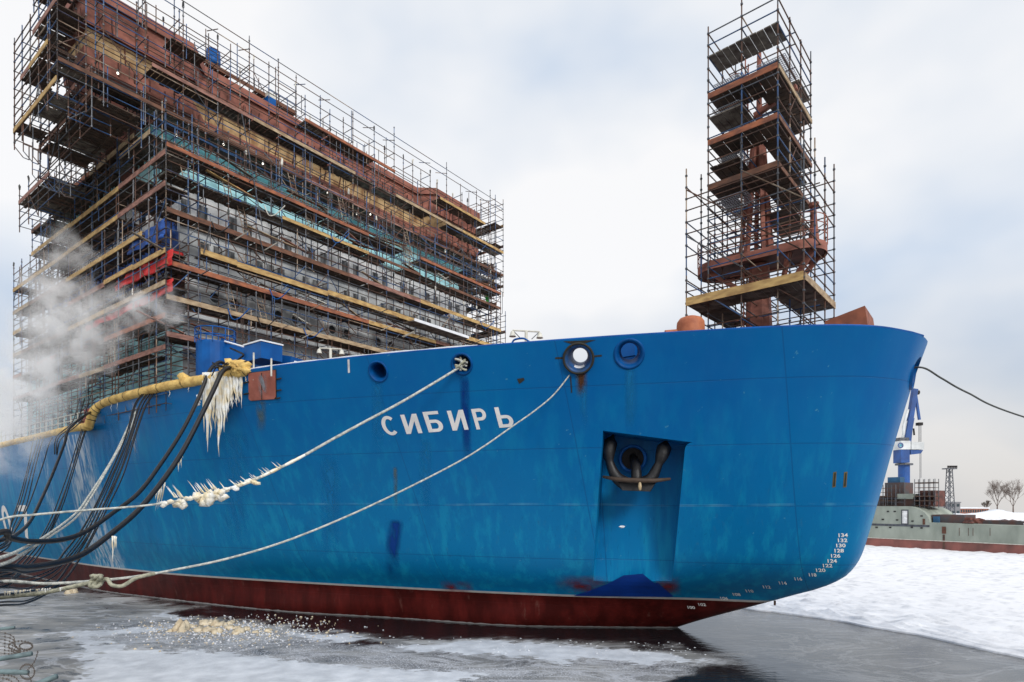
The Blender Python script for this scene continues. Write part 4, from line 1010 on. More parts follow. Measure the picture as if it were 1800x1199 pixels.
frF = lambda a, b, z: SH(b, a, z)            # rows running athwart: a = starboard offset, b = fore-and-aft
frS = lambda a, b, z: SH(a, b, z)            # rows running fore and aft
BIG = 99
frame(SS, frF, -13.9, 13.9, 31.2, 32.3, 4.6, 16.0, [(8.5, -BIG, BIG), (10.45, -BIG, BIG), (12.25, -BIG, BIG), (14.95, -BIG, BIG)], bay=1.6, brace=.3, skip=.06)
deckrun(SS, frF, -13.9, 12.2, 31.15, 31.9, 13.25, 2.0, .3, M_tb[0], 0)
frame(SS, frF, -13.9, 13.9, 31.2, 32.3, 16.0, 20.2, [(16.95, -BIG, BIG), (18.2, -BIG, BIG)], topvar=.5, tb=.2, bay=1.6, brace=.3, skip=.06)
frame(SS, frF, -17.75, 17.75, 33.9, 35.0, 20.3, 27.1, [(21.55, -BIG, BIG), (23.75, -BIG, 13.5), (25.6, -4, 4), (25.6, -15, -9), (25.9, 10.5, 12.5)], topvar=2.0, skip=.3, led=.5, brace=.12, tb=.2)
for zz in (27.75, 28.35):
    for a in range(-9, 9): SS.tube('ledger', SH(33.9, a * 1.97, zz), SH(33.9, a * 1.97 + 1.97, zz), TR, tm())
for a in range(-8, 9):
    if a % 3: SS.tube('diagonal_brace', SH(33.9, a * 1.97, 28.0), SH(35.2, a * 1.97, 28.5), TR, tm())
# starboard side
frame(SS, frS, 31.2, 57.3, 13.9, 12.8, 4.6, 11.5, [(7.8, -BIG, BIG), (9.45, -BIG, BIG), (11.1, -BIG, BIG)], topvar=0)
frame(SS, frS, 31.2, 57.3, 13.9, 12.8, 11.5, 17.9, [(12.8, -BIG, BIG), (14.4, 34, BIG), (16.2, -BIG, BIG)], topvar=.5)
frame(SS, frS, 31.2, 52.8, 13.9, 12.6, 17.9, 20.3, [(17.85, -BIG, BIG), (19.5, 33, BIG)], topvar=.5)
frame(SS, frS, 33.9, 48, 13.9, 12.8, 20.3, 22.3, [(20.1, 35, BIG)], topvar=.3)
# starboard and port wing ends
for sg in (1, -1):
    fr_ = (lambda sg: (lambda a, b, z: SH(a, b * sg, z)))(sg)
    frame(SS, fr_, 33.9, 40.9, 17.75, 16.55, 19.6, 25.6, [(20.6, -BIG, BIG), (22.9, 35.2, 39.6), (24.4, 33.9, 37.5)], bay=1.45, topvar=.5, skip=.15)
    frame(SS, fr_, 33.9, 42, 16.3, 14.0, 19.0, 22.0, [(20.65, -BIG, BIG), (21.9, 34, 40)], bay=1.6, topvar=.2, skip=.2)
    frame(SS, fr_, 33.9, 37.5, 17.75, 16.55, 25.6, 28.6, [(26.3, -BIG, BIG)], bay=1.5, topvar=.7)
frame(SS, (lambda a, b, z: SH(a, b, z)), 38.5, 48, 15.8, 13.9, 17.6, 20.4, [(19.4, 42, BIG)], bay=1.9, topvar=.1, skip=.2)
# far (port) side
frP = lambda a, b, z: SH(a, -b, z)
frame(SS, frP, 31.2, 42, 14.6, 13.4, 12.0, 16.6, [(13.2, -BIG, BIG), (15.0, -BIG, BIG)], topvar=.5)
frame(SS, frP, 31.2, 42, 13.3, 12.6, 4.6, 20.5, [(8.5, -BIG, BIG), (10.45, -BIG, BIG), (17.2, -BIG, BIG), (18.6, -BIG, BIG)], topvar=.3)
# cantilever frames hanging under the wing end and its curved tails
def poly(s, v, P, r=TR): 
    for a, b in zip(P, P[1:]): s.tube('hanging_frame', AV(*a, v), AV(*b, v), r, tm())
for dx in (0, 16, 33):
    poly(SS, 17.75, [(25 + dx, 190 + dx), (25 + dx, 257 + dx * .55), (41 + dx, 277 + dx * .5), (51 + dx, 281 + dx * .5)]); poly(SS, 17.75, [(51 + dx, 281 + dx * .5), (51 + dx, 255 + dx * .4)]); poly(SS, 17.75, [(25 + dx, 245 + dx * .5), (58 + dx, 258 + dx * .5)])
for dx in (0, 14, 28, 42):
    poly(SS, 15.8, [(57 + dx, 250 + dx), (57 + dx, 307 + dx * .5), (72 + dx, 326 + dx * .45), (88 + dx, 332 + dx * .4)]); poly(SS, 15.8, [(82 + dx, 329 + dx * .4), (82 + dx, 306 + dx * .4)]); poly(SS, 15.8, [(57 + dx, 297 + dx * .5), (90 + dx, 308 + dx * .5)])
pa = AU(880, 440, 34.5)
SS.tube('hanging_frame', SH(34, -17.75, 20), SH(34, -17.75, 18), TR, M_grey_t); SS.tube('hanging_frame', SH(34, -17.75, 18), SH(34, -17.0, 17.5), TR, M_grey_t)
# scaffold on the bridge roof
frame(SS, frF, 2.2, 10.4, 37.6, 39.8, 27.5, 30.2, [(28.3, -BIG, BIG)], bay=1.5, topvar=1.0, skip=.1, brace=.5)
frame(SS, frF, -1.5, 2.2, 38.6, 39.8, 27.5, 29.0, [], bay=1.8, topvar=.8)
# long raking tubes leaning on the front
for (x0, y0, x1, y1) in ((425, 200, 462, 405), (452, 400, 470, 470), (370, 395, 358, 445)): SS.tube('raking_tube', AU(x0, y0, 31.0), AU(x1, y1, 31.0), .03, M_grey_t)
for k in range(16):
    v = R.uniform(-12.5, 13); z = R.choice([10.0, 11.9, 12.9, 14.6, 16.9, 18.2]); SS.tube('outrigger_tube', SH(31.1, v, z), SH(30.1, v - .2, z + .25), .03, R.choice([M_pale_t, M_lampw, M_grey_t]))
def ladder(s, p, q, w=Vector((.2, 0, 0))):
    mb = MB(); mb.tube(p - w, q - w, .025, M_pale_t, 5); mb.tube(p + w, q + w, .025, M_pale_t, 5)
    for k in range(1, 9): c = p.lerp(q, k / 9); mb.tube(c - w, c + w, .018, M_pale_t, 4)
    s.item('ladder', mb)
for k in range(16):
    v = R.uniform(-13, 13); z = R.choice([8.5, 10.45, 12.25, 14.95, 16.95, 18.2]); ladder(SS, SH(31.5, v, z), SH(31.7, v + .4, z + 1.95), SD((0, .18, 0)) * .18)
for k in range(9):
    u = R.uniform(33, 52); z = R.choice([7.8, 9.45, 11.1, 12.8, 14.4, 16.2]); ladder(SS, SH(u, 13.6, z), SH(u + .5, 13.5, z + 1.8), SD((.18, 0, 0)) * .18)
for k in range(34):
    v = R.uniform(-13.5, 13.5); z = R.choice([8.5, 10.45, 12.25, 14.95, 16.95, 18.2]) + .1; L = R.uniform(1, 3); mb = MB(); m = R.choice(M_tb[:5] + [M_wood_g, M_lampw])
    mb.beam(SH(31.35, v, z + R.uniform(0, .5)), SH(31.5, v + L, z + R.uniform(0, 1.1)), .2, .04, m); SS.item('loose_board', mb)
for k in range(130):
    v = R.uniform(-13.8, 13.8); z = R.uniform(5, 20); a = R.uniform(.5, 1.6); SS.tube('diagonal_brace', SH(31.2, v, z), SH(32.3, v + R.uniform(-1.5, 1.5), z + a), TR, tm())
frame(SS, frF, -13.6, 13.6, 32.35, 33.3, 16.1, 20.9, [], bay=2.2, skip=.55, topvar=.4)
frame(SS, frF, -17.0, 17.0, 34.9, 35.2, 19.4, 22.0, [], bay=1.9, rows=(0,), skip=.25)
frame(SS, frS, 32, 56, 13.3, 12.9, 5, 17.5, [], bay=1.9, rows=(0,), skip=.3)
for k in range(120):
    v = R.uniform(-13.9, 13.9); z = R.uniform(5, 18.5); SS.tube('short_standard', SH(31.22, v, z), SH(31.22, v, z + R.uniform(.8, 3)), TR, tm())
for k in range(90):
    v = R.uniform(-17, 17); z = R.uniform(20.3, 26); SS.tube('short_standard', SH(34.0, v, z), SH(34.0, v, z + R.uniform(.8, 2.5)), TR, tm())
for k in range(60):
    u = R.uniform(31.5, 56); z = R.uniform(5, 17); SS.tube('short_standard', SH(u, 13.92, z), SH(u, 13.92, z + R.uniform(.8, 3)), TR, tm())
for k in range(70):
    v = R.uniform(-13.5, 13.5); z = R.choice([8.5, 10.45, 12.25, 14.95, 16.95, 18.2, 21.55, 23.75]); m = R.choice([M_blue_tarp, M_lampw, M_black, M_wood_g, M_lampw, M_rust]); q = R.uniform(.12, .26); uu_ = (31.7 if z < 20 else 34.4); mb = MB(); mb.blob(SH(uu_, v, z + q * .8), q, q * .8, q, m, 7, .5); SS.item('bagged_gear', mb)
for k in range(40):
    u = R.uniform(31.5, 56); z = R.uniform(5, 18); SS.tube('diagonal_brace', SH(u, 13.9, z), SH(u + R.uniform(-1.5, 1.5), 12.8, z + R.uniform(.6, 2)), TR, tm())
SS.finish()
# ------------------------------------------------------------------ scaffold tower round the mast (slightly askew to the ship)
Bt = math.atan2(915, 1055); dR = Vector((math.sin(Bt), math.cos(Bt), 0)); dL = Vector((-math.cos(Bt), math.sin(Bt), 0))
YC = 23.85; C1 = Vector((.4427 * YC, YC, CZ)); C2 = Vector((.486 * 22.8, 22.8, CZ))
fr1 = lambda a, b, z: C1 + dL * a + dR * b + Vector((0, 0, z))       # a: aft along the port-side... b: athwart
fr2 = lambda a, b, z: C2 + dL * a + dR * b + Vector((0, 0, z))
troot = empty('mast_scaffold', C2 + Vector((0, 0, 4.6)), 'tall narrow scaffold tower built round the mast on the bow', 'scaffolding')
TS = Scaf(troot)
la, lb = .1194 * YC, .1966 * YC; ma, mb_ = .2068 * 22.8, .202 * 22.8
def tower(s, fr, A, B, na, nb, z0, z1, tops, led=.5, skip=.1, inner=True):
    for i in range(na + 1):
        for j in range(nb + 1):
            if 0 < i < na and 0 < j < nb: continue
            post(s, fr, A * i / na, B * j / nb, z0, z1 + tops.get((i, j), R.uniform(-.1, .7)), .0)
    k = math.ceil(z0 / led) * led
    while k <= z1:
        for (p, q) in (((0, 0), (A, 0)), ((0, 0), (0, B)), ((A, 0), (A, B)), ((0, B), (A, B))):
            if R.random() > skip: s.tube('ledger', fr(*p, k), fr(*q, k), TR, tm())
        if inner and R.random() < .6: s.tube('ledger', fr(0, B * .5, k), fr(A, B * .5, k), TR, tm())
        if inner and R.random() < .5: s.tube('ledger', fr(A * .5, 0, k), fr(A * .5, B, k), TR, tm())
        k += led
tower(TS, fr1, la, lb, 2, 3, 4.7, 20.2, {(0, 0): 1.6, (2, 0): .1, (0, 3): .3, (1, 0): .9}, skip=.22)
tower(TS, fr2, ma, mb_, 2, 3, 4.7, 14.1, {}, skip=.25)
for i in range(3):
    for z in (5.5, 7.5, 9.5, 11.5): TS.tube('diagonal_brace', fr2(ma * (i % 2) / 2, 0, z), fr2(ma * ((i % 2) + 1) / 2, 0, z + 1.9), TR, tm())
for z in (6, 10, 14, 16.2): TS.tube('diagonal_brace', fr1(0, lb * .33, z), fr1(0, lb * .66, z + 1.9), TR, tm())
def tdeck(z, a0, a1, b0, b1, col=None, edge=None, m=None, along='b'):
    mb = MB(); n = max(2, int(abs(b1 - b0) / .27)) if along == 'b' else max(2, int(abs(a1 - a0) / .27)); m = m or R.choice([M_wood_d, M_wood_g, M_wood_d])
    for j in range(n):
        dz = R.uniform(-.012, .012)
        if along == 'b': p = b0 + (b1 - b0) * j / n; mb.sbox(a0, a1, p, p + (b1 - b0) / n * .9, z - .05 + dz, z + dz, m, frc)
        else: p = a0 + (a1 - a0) * j / n; mb.sbox(p, p + (a1 - a0) / n * .9, b0, b1, z - .05 + dz, z + dz, m, frc)
    TS.item('deck_panel', mb)
frc = fr1
for z, col in ((13.35, 3), (15.25, 1), (17.25, 1)):
    tdeck(z, 0, la, 0, lb * .3, along='a'); tdeck(z, 0, la * .36, lb * .3, lb, m=M_wood_d); tdeck(z - .02, la * .76, la, lb * .3, lb * .7, m=M_wood_g)
    mb = MB(); mb.sbox(0, la, -.07, -.03, z - .08, z + .15, M_tb[col], fr1); TS.item('toe_board', mb)
    mb = MB(); mb.sbox(-.07, -.03, 0, lb, z - .08, z + .10, M_tb[R.choice([3, 4])], fr1); TS.item('toe_board', mb)
tdeck(16.3, 0, la * .42, lb * .3, lb * .75, m=M_wood_d); tdeck(14.35, .02, la * .45, lb * .35, lb * .9, m=M_wood_d); tdeck(18.3, 0, la * .5, lb * .62, lb, m=M_wood_g); tdeck(12.4, 0, la * .45, lb * .4, lb, m=M_wood_d)
tdeck(19.05, 0, la, .0, lb * .26, along='a'); tdeck(16.4, la * .5, la, 0, lb * .3, along='a'); tdeck(14.3, la * .55, la, .1, lb * .3, along='a')
# mesh deck grids that read light against the sky
M_mesh = mat('pale_mesh_panel', (.5, .53, .6), .5)
def grid(z, a0, a1, b0, b1):
    mb = MB(); n = 14
    for j in range(n + 1):
        mb.tube(fr1(a0 + (a1 - a0) * j / n, b0, z), fr1(a0 + (a1 - a0) * j / n, b1, z), .016, M_mesh, 4); mb.tube(fr1(a0, b0 + (b1 - b0) * j / n, z + .01), fr1(a1, b0 + (b1 - b0) * j / n, z + .01), .016, M_mesh, 4)
    TS.item('mesh_panel', mb)
grid(18.0, la * .55, la, lb * .1, lb * .4); grid(18.3, 0, la * .4, lb * .2, lb * .6); grid(16.9, la * .6, la, lb * .1, lb * .5); grid(13.0, la * .5, la, lb * .1, lb * .6); grid(15.0, la * .6, la, lb * .2, lb * .6)
frc = fr2
tdeck(8.45, 0, ma, 0, mb_ * .28, m=M_wood_g, along='a'); tdeck(8.45, 0, ma * .3, mb_ * .28, mb_, m=M_wood_g); tdeck(8.44, ma * .72, ma, mb_ * .28, mb_, m=M_wood_d)
mb = MB(); mb.sbox(0, ma, -.07, -.03, 8.38, 8.72, M_tb[0], fr2); TS.item('toe_board', mb)
mb = MB(); mb.sbox(-.07, -.03, 0, mb_, 8.38, 8.66, M_tb[4], fr2); TS.item('toe_board', mb)
TS.finish()
# ------------------------------------------------------------------ ropes, cables, pipe and ice
def hull_t(x, y):
    h = AH(x, y)
    return S(h[0]).y if h else None
def line3(P, t0, t1=14.0, tail=True, dy=0):
    x0 = P[0][0]; out = []
    for (x, y) in P:
        k = (x0 - x) / max(1, x0 - 0); out.append(AT(x, y + dy, t0 + (t1 - t0) * k))
    if tail:
        x, y = P[-1]; out += [AT(-140, y + (1075 - y) * .35 + dy, t1 - 1.5), AT(-330, 1060 + dy * .3, t1 - 3.2)]
    return out
def cable(P, r, m, name, label, cat, group=None, t1=14.0, dx=0, dy=0, t0=None, tail=True, up=None, n=10, rf=None, sm=True):
    wob = 0 if group is None or group == CG else 1
    P = [(x + dx * (1 - i / len(P)) + wob * R.uniform(-1.6, 1.6) * min(1, i), y + dy * i / len(P) + wob * R.uniform(-3, 3) * min(1, i)) for i, (x, y) in enumerate(P)]
    t0 = t0 or (hull_t(P[0][0], P[0][1] + 12) or 30) - .12
    pts_ = spline(line3(P, t0, t1, tail), n)
    if up: pts_ = spline([up] + pts_[:1], 3)[:-1] + pts_
    mb = MB(); mb.path(pts_, r, m, 8, rf=rf); o = mb.build(name, smooth=sm, label=label, cat=cat, group=group); return o, pts_
CG = 'black power cables hanging from the ship to the quay'
cable([(398, 641), (385, 637), (368, 653), (348, 702), (320, 758), (283, 815), (244, 866), (198, 902), (153, 933), (113, 948), (57, 952), (17, 945), (0, 936)], .085, M_black, 'power_cable', 'thick black cable starting furthest right above the hanging ice, sagging across the digits', 'cable', CG, t1=16)
cable([(410, 645), (392, 652), (377, 682), (354, 730), (320, 795), (283, 849), (243, 897), (198, 936), (147, 973), (99, 990), (45, 998), (0, 998)], .10, M_black, 'power_cable', 'thickest black cable, running through the hanging ice and along the waterline', 'cable', CG, t1=15)
for i in range(7):
    cable([(262, 690), (245, 715), (228, 770), (208, 825), (176, 895), (150, 945), (120, 990), (95, 1016), (50, 1034), (0, 1036)], R.choice([.022, .03, .036]), M_black, 'power_cable', 'black cable in the tight bundle hung under the yellow pipe bend', 'cable', 'bundle of black cables under the yellow pipe', dx=(i - 3) * 3.2, dy=(i - 3) * 11 + R.uniform(-3, 3))
for i in range(4):
    cable([(152, 748), (144, 765), (125, 829), (110, 877), (93, 917), (68, 962), (30, 1005), (0, 1020)], .028, M_black, 'power_cable', 'thin black cable in front of the wide frosted streak', 'cable', 'thin cables in front of the frosted streak', dx=(i - 1.5) * 3, dy=(i - 1.5) * 9)
cable([(165, 722), (150, 730), (122, 753), (113, 781), (93, 832), (74, 875), (52, 918), (25, 942), (0, 950)], .065, M_black, 'power_cable', 'medium black cable looping out over the rail beside the pipe elbow', 'cable', CG, t1=17)
for i in range(4):
    cable([(70, 765), (64, 785), (54, 826), (40, 880), (23, 922), (0, 962)], .03, M_black, 'power_cable', 'thin black cable near the left edge hanging from the lower deck rail', 'cable', 'thin cables by the left edge', dx=(i - 1.5) * 6, dy=(i - 1.5) * 10, t1=24)
cable([(92, 768), (85, 784), (76, 815), (51, 886), (22, 940), (0, 965)], .035, M_black, 'power_cable', 'single thin black cable between the two groups of thin cables', 'cable', CG, t1=22)
for i in range(3):
    cable([(140, 700), (128, 742), (100, 700 + 70), (96, 800)], .03, M_black, 'loose_cable', 'thin black cable lying over the deck rail in the steam', 'cable', 'cables over the deck rail', dx=i * 9, tail=False, t0=34 + i, t1=33)
for i in range(2):
    cable([(236, 722), (228, 745), (198, 806), (159, 868), (133, 903), (85, 938), (42, 963), (0, 983)], .045, M_rope, 'mooring_rope', 'pale rope of the pair that falls from beside the cable bundle, ' + ('upper one', 'lower one')[i], 'rope', 'pale rope pair', dx=i * 3, dy=i * 9)
# mooring line 1, sheathed in ice in its middle
o, P1 = cable([(814, 642), (760, 675), (700, 710), (640, 742), (585, 772), (530, 803), (480, 828), (430, 850), (360, 870), (270, 887), (150, 897), (60, 905), (0, 914)], .036, M_rope, 'mooring_rope', 'pale mooring rope from the second fairlead, wrapped in ice along its middle', 'mooring rope', t1=16, rf=lambda t: 1.35 if t < .5 else .9)
def near(P, x): return min(P, key=lambda p: abs((p.x / p.y * F + 900) - x))
def icicles(pts_, n, lmin, lmax, r, name, label, cat, updown=-1, parent=None, skew=0, m=None, group=None, kind=None):
    mb = MB()
    for k in range(n):
        p = R.choice(pts_) + Vector((R.uniform(-.1, .1), R.uniform(-.12, .05), 0)); L = R.uniform(lmin, lmax) * (1 if R.random() < .7 else .5); q = [p]
        for j in range(1, 5): q.append(p + Vector((skew * L * j / 4 + R.uniform(-.008, .008), R.uniform(-.01, .01), updown * L * j / 4)))
        mb.path(q, r * R.uniform(.6, 1.3), m or M_ice, 6, rf=lambda t: max(.05, (1 - t) ** .8 * (1 + .15 * math.sin(t * 19))))
    return mb.build(name, parent, smooth=True, label=label, cat=cat, group=group, kind=kind)
sh = MB(); seg = [p for p in P1 if 340 < p.x / p.y * F + 900 < 545]
sh.path(seg, .062, M_ice, 8, rf=lambda t: .75 + .35 * abs(noise.noise(Vector((t * 30, 3, 1))) * 2))
sheath = sh.build('ice_sheath', smooth=True, label='white ice sheath with fine spikes along the iced mooring rope', cat='ice')
icicles([p for p in P1 if 415 < p.x / p.y * F + 900 < 500], 26, .12, .4, .02, 'spikes', None, None, updown=.6, parent=sheath, skew=-.7)
for x, rr_, lab in ((357, .30, 'larger'), (384, .26, 'smaller'), (318, .2, 'leftmost')):
    p = near(P1, x); mb = MB(); 
    for k in range(9): mb.blob(p + Vector((R.uniform(-.7, .7) * rr_, R.uniform(-.3, .3) * rr_, -.1 + R.uniform(-.45, .35) * rr_)), rr_ * R.uniform(.4, .75), rr_ * .5, rr_ * R.uniform(.35, .6), M_ice, 9, .55)
    lump = mb.build('ice_lump', smooth=True, label=lab + ' creamy lump of ice grown round the iced mooring rope', cat='ice', group='ice lumps on the rope')
    icicles([p + Vector((R.uniform(-.25, .25), 0, .08)) for _ in range(6)], 12, .25, .6, .022, 'spikes', None, None, updown=.75, parent=lump, skew=-.55)
for x in (290, 335, 405, 440):
    p = near(P1, x); mb = MB()
    for k in range(4): mb.blob(p + Vector((R.uniform(-.2, .2), 0, R.uniform(-.08, .04))), .12, .09, .07, M_ice, 7, .5)
    mb.build('ice_bead', sheath, smooth=True)
# mooring line 2 with its knot
cable([(1012, 645), (975, 692), (940, 722), (900, 750), (850, 785), (800, 815), (700, 866), (600, 912), (500, 952), (400, 982), (300, 1003), (235, 1014), (168, 1021), (80, 1026), (0, 1022)], .037, M_rope, 'mooring_rope', 'long pale mooring rope from the rust-ringed fairlead down to the knot at lower left', 'mooring rope', t1=14, t0=hull_t(1017, 652) + .25, rf=lambda t: .75 + .35 * t)
kn = lambda x, y, d=0: AT(x, y, 14.9 + d)
mb = MB(); kx = []
for k in range(40):
    a = k * .55; kx.append(kn(168 + 9 * math.cos(a) * (1 + .2 * math.sin(a * .4)), 1022 + 10 * math.sin(a * .83), .1 * math.sin(a * 1.7)))
mb.path(kx, .05, M_rope_y, 7); mb.build('rope_knot', smooth=True, label='bulky knot where the long mooring rope is tied to the yellowed rope', cat='knot')
mb = MB(); mb.path(spline([kn(272, 1008, .6), kn(240, 1016, .3), kn(215, 1030, .1), kn(196, 1028), kn(188, 1018), kn(170, 1022)], 8), .05, M_rope_y, 7); mb.build('rope_loop', smooth=True, label='slack loop of yellowed rope just right of the knot', cat='rope')
mb = MB(); mb.path(spline([kn(168, 1022), kn(120, 1033), kn(70, 1043), kn(0, 1050), AT(-150, 1062, 12.5), AT(-330, 1065, 10.8)], 10), .055, M_rope_y, 7, rf=lambda t: 1 + .08 * math.sin(t * 200)); mb.build('mooring_rope', smooth=True, label='yellowed lower rope running left from the knot', cat='mooring rope')
icicles([AT(x, 1040 + x * -.07, 14.2) for x in range(0, 110, 3)], 45, .03, .12, .012, 'frost_fringe', 'fringe of small icicles under the yellowed rope at lower left', 'ice', kind='stuff')
fs = AT(1620, 646, S(FLP[4][0]).y - .5)
mb = MB(); mb.path(spline([S(FLP[4][0]) + Vector((-.1, .2, .1)), fs, AT(1655, 665, 23.2), AT(1700, 690, 24), AT(1800, 733, 26), AT(2100, 820, 31)], 12), .035, M_rope_d, 7); mb.build('mooring_rope', smooth=True, label='dark mooring rope leaving the stem fairlead to the right', cat='mooring rope')
# coil of ropes stuffed in the second fairlead
h, n = FLN[1]; mb = MB()
for k in range(7):
    c = S(h) + SD(n) * (.0 + .03 * k) + Vector((0, 0, R.uniform(-.15, .15))); a = R.uniform(0, 3); 
    mb.path([c + Vector((math.cos(a) * d, 0, math.sin(a) * .6 * d + .04 * math.sin(d * 9))) for d in np.linspace(-.27, .27, 7)], .045, R.choice([M_rope, M_rope_y]), 6)
mb.build('rope_bundle', smooth=True, label='bundle of pale ropes filling the second fairlead', cat='rope')
# yellow foam-lagged pipe along the deck edge
def edge(x, y, dt=-.1, yy=16): 
    t = hull_t(x, y + yy) or 34; return AT(x, y, t + dt)
Pp = [(434, 651), (400, 659), (360, 667), (290, 680), (240, 692), (200, 703), (178, 712), (166, 722), (160, 736), (155, 752)]
pp = spline([edge(x, y) if x > 170 else AT(x, y, hull_t(180, 732)) for x, y in Pp], 8)
fo = empty('lagged_pipe', pp[0], 'yellow foam-covered pipe lying along the edge of the hull, bent down at the step', 'pipe')
mb = MB(); mb.path(pp, .25, M_foam, 14, rf=lambda t: 1 + .10 * noise.noise(Vector((t * 45, 0, 0)))); mb.build('upper_pipe', fo, smooth=True)
mb = MB(); lo_ = spline([AT(156, 750, hull_t(180, 732)), edge(140, 752, -.1, 20), edge(118, 756, 0, 20), edge(80, 765, 0, 20), edge(40, 774, 0, 20), edge(2, 783, 0, 18), edge(2, 783, 0, 18) + (edge(2, 783, 0, 18) - edge(40, 774, 0, 20)) * 2], 8)
mb.path(lo_, .24, M_foam, 12, rf=lambda t: 1 + .14 * noise.noise(Vector((t * 40, 5, 0)))); mb.build('lower_pipe', fo, smooth=True)
for i in range(0, len(pp) - 4, 5):
    mb = MB(); d = (pp[i + 1] - pp[i]).normalized(); mb.lathe(pp[i], (d + Vector((R.uniform(-.2, .2), 0, R.uniform(-.2, .2)))), [(.262, -.02), (.275, 0), (.262, .02)], M_black, 14); mb.build('strap', fo)
mb = MB()
for k in range(16): mb.blob(edge(R.uniform(392, 436), 651) + Vector((0, -.1, R.uniform(-.15, .25))), R.uniform(.15, .3), .25, R.uniform(.12, .22), M_foam, 10, .5)
mb.build('foam_lump', fo, smooth=True); mb = MB(); mb.blob(edge(322, 665), .26, .22, .26, M_foam, 10, .4); mb.build('foam_lump', fo, smooth=True)
mb = MB()
for k in range(9):
    mb = MB(); a = edge(R.uniform(388, 426), R.uniform(640, 650), -.3); mb.path(spline([a, a + Vector((R.uniform(-.5, .5), 0, R.uniform(.05, .3))), a + Vector((R.uniform(-.8, .3), 0, R.uniform(-.35, .1)))], 5), .03, M_black, 5); mb.build('charred_wire', fo, smooth=True)
# hanging ice
ic = MB()
def icyl(x, y, y2, r, jag=0):
    t = hull_t(x, y + 20) - .25; q = [AT(x + R.uniform(-1, 1) * j * .3, y + (y2 - y) * j / 7, t + .02 * j * (hull_t(x, min(y2, 840)) - t - .2) / .14 * .14) for j in range(8)]
    ic.path(q, r, M_ice, 7, rf=lambda u: max(.04, (1 - u) ** .75 * (1 + .25 * math.sin(u * 17 + x))))
for x, y2, r in ((362, 775, .10), (366, 795, .13), (370, 770, .12), (375, 745, .14), (382, 740, .17), (386, 803, .13), (389, 765, .15), (393, 760, .15), (398, 735, .15), (402, 725, .13), (407, 712, .12), (412, 700, .11), (418, 705, .08), (425, 718, .055), (422, 700, .06), (378, 720, .15), (358, 760, .07), (368, 740, .15)): icyl(x + R.uniform(-1, 1), 655, y2, r)
for k in range(46):
    x = R.uniform(358, 428); icyl(x, 655 + R.uniform(0, 30), 690 + (85 - abs(x - 380) * 1.6) * R.random(), R.uniform(.03, .08))
ic.build('hanging_ice', smooth=True, label='mass of long cream icicles hanging from the end of the yellow pipe', cat='ice')
for x, y2 in ((445, 668), (424, 690), (366, 700), (357, 690), (432, 672), (331, 690), (298, 700), (206, 722), (196, 725)): 
    ic = MB(); icyl(x, 662 + (380 - x) * .19 * (x < 360), y2, .03); ic.build('icicle', smooth=True, label='single small icicle hanging from the edge of the hull under the yellow pipe', cat='icicle', group='small icicles under the pipe')
def cab_t(x, x0, t0, t1): return t0 + (t1 - t0) * (x0 - x) / x0
icicles([AT(x, 797 + (322 - x) * 1.5, cab_t(x, 392, hull_t(392, 664), 15)) for x in range(314, 324, 2)], 10, .25, .6, .03, 'icicles', 'short icicles under a tape joint on the thickest cable', 'ice')
icicles([AT(x, 848 + (290 - x) * 1.4, cab_t(x, 392, hull_t(392, 664), 15)) for x in range(276, 292, 2)], 14, .4, .95, .025, 'icicles', 'row of thin icicles below the thickest cable, above the pale rope', 'ice', skew=-.2)
icicles([AT(202, 942, 19.0), AT(204, 943, 19.0)], 3, .6, 1.0, .03, 'icicles', 'two long icicles hanging from the lowest bend of the thickest cable', 'ice')
mb = MB(); p = AT(346, 704, hull_t(350, 704) - .9)
for k in range(4): mb.blob(p + Vector((R.uniform(-.15, .15), 0, .2 - .12 * k)), .13, .1, .1, M_snow, 7, .5)
mb.build('snow_lump', smooth=True, label='small snow lump on a joint of the rightmost black cable', cat='snow')
# chunks of yellow ice on the frozen surface
M_chunk = mat('ochre_ice_chunk', (.80, .70, .52), .7, col2=(.58, .46, .30), scale=2, bump=.5)
for i, (x, y, s_) in enumerate(((318, 1108, .55), (360, 1098, .45), (372, 1096, .4), (382, 1100, .5), (352, 1108, .4), (366, 1110, .42), (378, 1113, .38), (392, 1098, .3), (403, 1104, .38), (414, 1106, .3), (420, 1113, .45), (434, 1107, .3), (340, 1102, .25), (470, 1109, .28), (125, 1043, .5), (405, 1096, .28), (448, 1112, .2), (300, 1110, .22))):
    p = AZ(x, y, -CZ); mb = MB()
    for k in range(5): mb.blob(p + Vector((R.uniform(-.4, .4) * s_, R.uniform(-.5, .5) * s_, .12 * s_)), s_ * R.uniform(.3, .55), s_ * .5, s_ * R.uniform(.2, .38) * (1.9 if i in (0, 14) else 1), M_chunk, 8, .6)
    mb.build('ice_chunk', smooth=True, cat='ice chunk', group='yellow ice chunks', label=('tallest yellowish ice chunk at the left end of the heap' if i == 0 else 'lone pale ice stump standing left, near the ropes' if i == 14 else 'low yellowish ice chunk in the heap on the frozen water beside the hull'))
mb = MB()
for k in range(1300):
    x, y = R.gauss(400, 95), R.gauss(1108, 13)
    if y < 1080: continue
    p = AZ(x, y, -CZ); r = R.uniform(.015, .06) * (1.5 if R.random() < .1 else 1); mb.blob(p + Vector((0, 0, r * .3)), r, r, r * .6, M_snow if R.random() < .6 else M_chunk, 5, .5)
for k in range(160):
    x = R.uniform(430, 1250); p = AZ(x, R.uniform(1112, 1140) + (x - 430) * .02, -CZ); r = R.uniform(.01, .04); mb.blob(p + Vector((0, 0, r * .2)), r * 1.6, r, r * .4, M_snow, 5, .5)
mb.build('ice_crumbs', smooth=True, kind='stuff', label='scattered crumbs of ice on the thin frozen surface', cat='ice')
